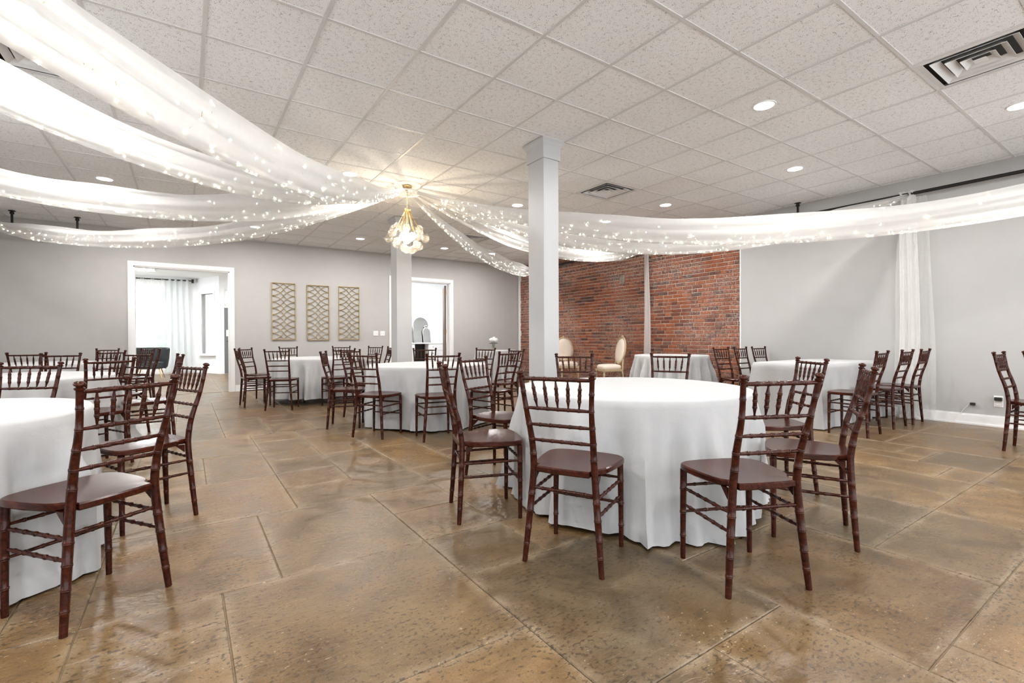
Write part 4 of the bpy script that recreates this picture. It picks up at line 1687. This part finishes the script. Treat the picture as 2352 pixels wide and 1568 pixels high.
# ------------------------------------------------------------------ vanity room beyond the second doorway
VY = 14.15
mb = MB().box(3.42, 9.2, VY, VY + .12, 0, ZH)
struct(mb.build('wall_vanity_far', 'white_room'), 'white rear wall of the vanity room', 'wall')
struct(MB().box(9.2, 9.3, YB + .16, VY, 0, ZH).build('wall_vanity_right', 'white_room'), 'white right wall of the vanity room', 'wall')
struct(MB().box(3.42, 9.3, YB + .16, VY + .12, ZH, ZH + .1).build('ceiling_vanity', 'white_room'), 'white vanity room ceiling', 'ceiling')
t = thing('ceiling_panel_light', 'flat square ceiling lamp in the vanity room', 'ceiling lamp', (5.6, 12.7, ZH))
MB().box(-.3, .3, -.3, .3, -.012, -.008).build('diffuser', 'panel_light', t)
MB().box(-.32, .32, -.32, -.3, -.02, 0).box(-.32, .32, .3, .32, -.02, 0).box(-.32, -.3, -.3, .3, -.02, 0).box(.3, .32, -.3, .3, -.02, 0).build('frame', 'trim', t)
t = thing('vanity_desk', 'white vanity desk with drawers and a knee space blacked in as shade', 'desk', (6.2, VY - .62, 0))
MB().bbox_b(-1.0, 1.0, 0, .6, .895, .93, .004).build('desk_top', 'trim', t)
MB().box(-.98, -.50, .02, .6, 0, .895).box(-.06, .98, .02, .6, 0, .895).box(-.98, .98, .5, .6, .0, .895).build('body', 'white_room', t)
MB().box(-.5, -.06, .3, .5, .02, .89).build('knee_shade', 'black', t)  # black block paints the shade inside the open leg recess
for (x0, x1, z0, z1) in ((-.95, -.54, .70, .87), (-.03, .20, .70, .87), (.24, .62, .70, .87), (.66, .95, .70, .87), (-.03, .20, .1, .67), (.24, .62, .1, .67), (.66, .95, .1, .67), (-.95, -.54, .1, .67)):
    d = MB().bbox_b(x0, x1, .0, .02, z0, z1, .004).build('drawer_front', 'trim', t)
    MB().sphere(((x0 + x1) / 2, -.012, z1 - .07), .012, 8, 6).build('knob', 'black', d, 60)


def mirror(x, y, z, w, h_, lean, label, crest):
    t = thing('arched_mirror', label, 'mirror', (x, y, z), group='arched vanity mirrors')
    pl = [(-w / 2, 0), (w / 2, 0)] + [(w / 2 * cos(a * pi / 14), h_ - w / 2 + w / 2 * sin(a * pi / 14)) for a in range(15)]
    M_ = Matrix.Rotation(-lean, 4, 'X') @ Matrix.Rotation(pi / 2, 4, 'X')
    MB().prism(pl, -.004, .004).xform(M_).build('glass', 'mirror', t)
    m_ = MB().tube([(p[0], p[1], .006) for p in pl], .014, 8, closed=True).xform(M_)
    m_.build('frame', 'vent', t, 60)
    if crest:
        m_ = MB()
        for q in range(7):
            a = pi * (q + .0) / 6
            m_.sphere((.075 * cos(a) * (1.0 if q % 2 else .7), h_ + .018 + .05 * sin(a), .006), .017, 8, 6)
        m_.xform(M_).build('crest', 'vent', t, 60)


mirror(6.07, VY - .25, .932, .52, .80, .14, 'tall arched mirror with an ornate crest on the vanity desk', True)
mirror(6.24, VY - .29, .932, .26, .46, .16, 'small arched mirror leaning before the tall one on the vanity', True)
t = thing('trinket_box', 'small wire basket on the vanity desk right of the mirrors', 'basket', (6.56, VY - .30, .93))
m_ = MB()
for k in range(3):
    m_.tube([(.075 * cos(a * pi / 8), .055 * sin(a * pi / 8), .012 + k * .045) for a in range(16)], .005, 5, closed=True)
m_.build('hoops', 'vent', t, 60)
for k in range(12):
    a = k * pi / 6
    MB().tube([(.075 * cos(a), .055 * sin(a), 0), (.075 * cos(a), .055 * sin(a), .105)], .004, 5).build('bar', 'vent', t)
# open door leaf of the vanity room
mb = MB().bbox_b(-.022, .022, 0, .80, .012, 2.44, .003)
d = struct(mb.build('door_2', 'brown_door'), 'dark brown door leaf swung open, seen edge-on in the vanity doorway', 'door')
d.location = (5.635, YB + .17, 0)
d.rotation_euler = (0, 0, radians(-22.5))
for z in (.25, 1.2, 2.2):
    MB().tube([(.022, .0, z), (.022, .0, z + .09)], .009, 8).build('hinge', 'gold', d, 60)
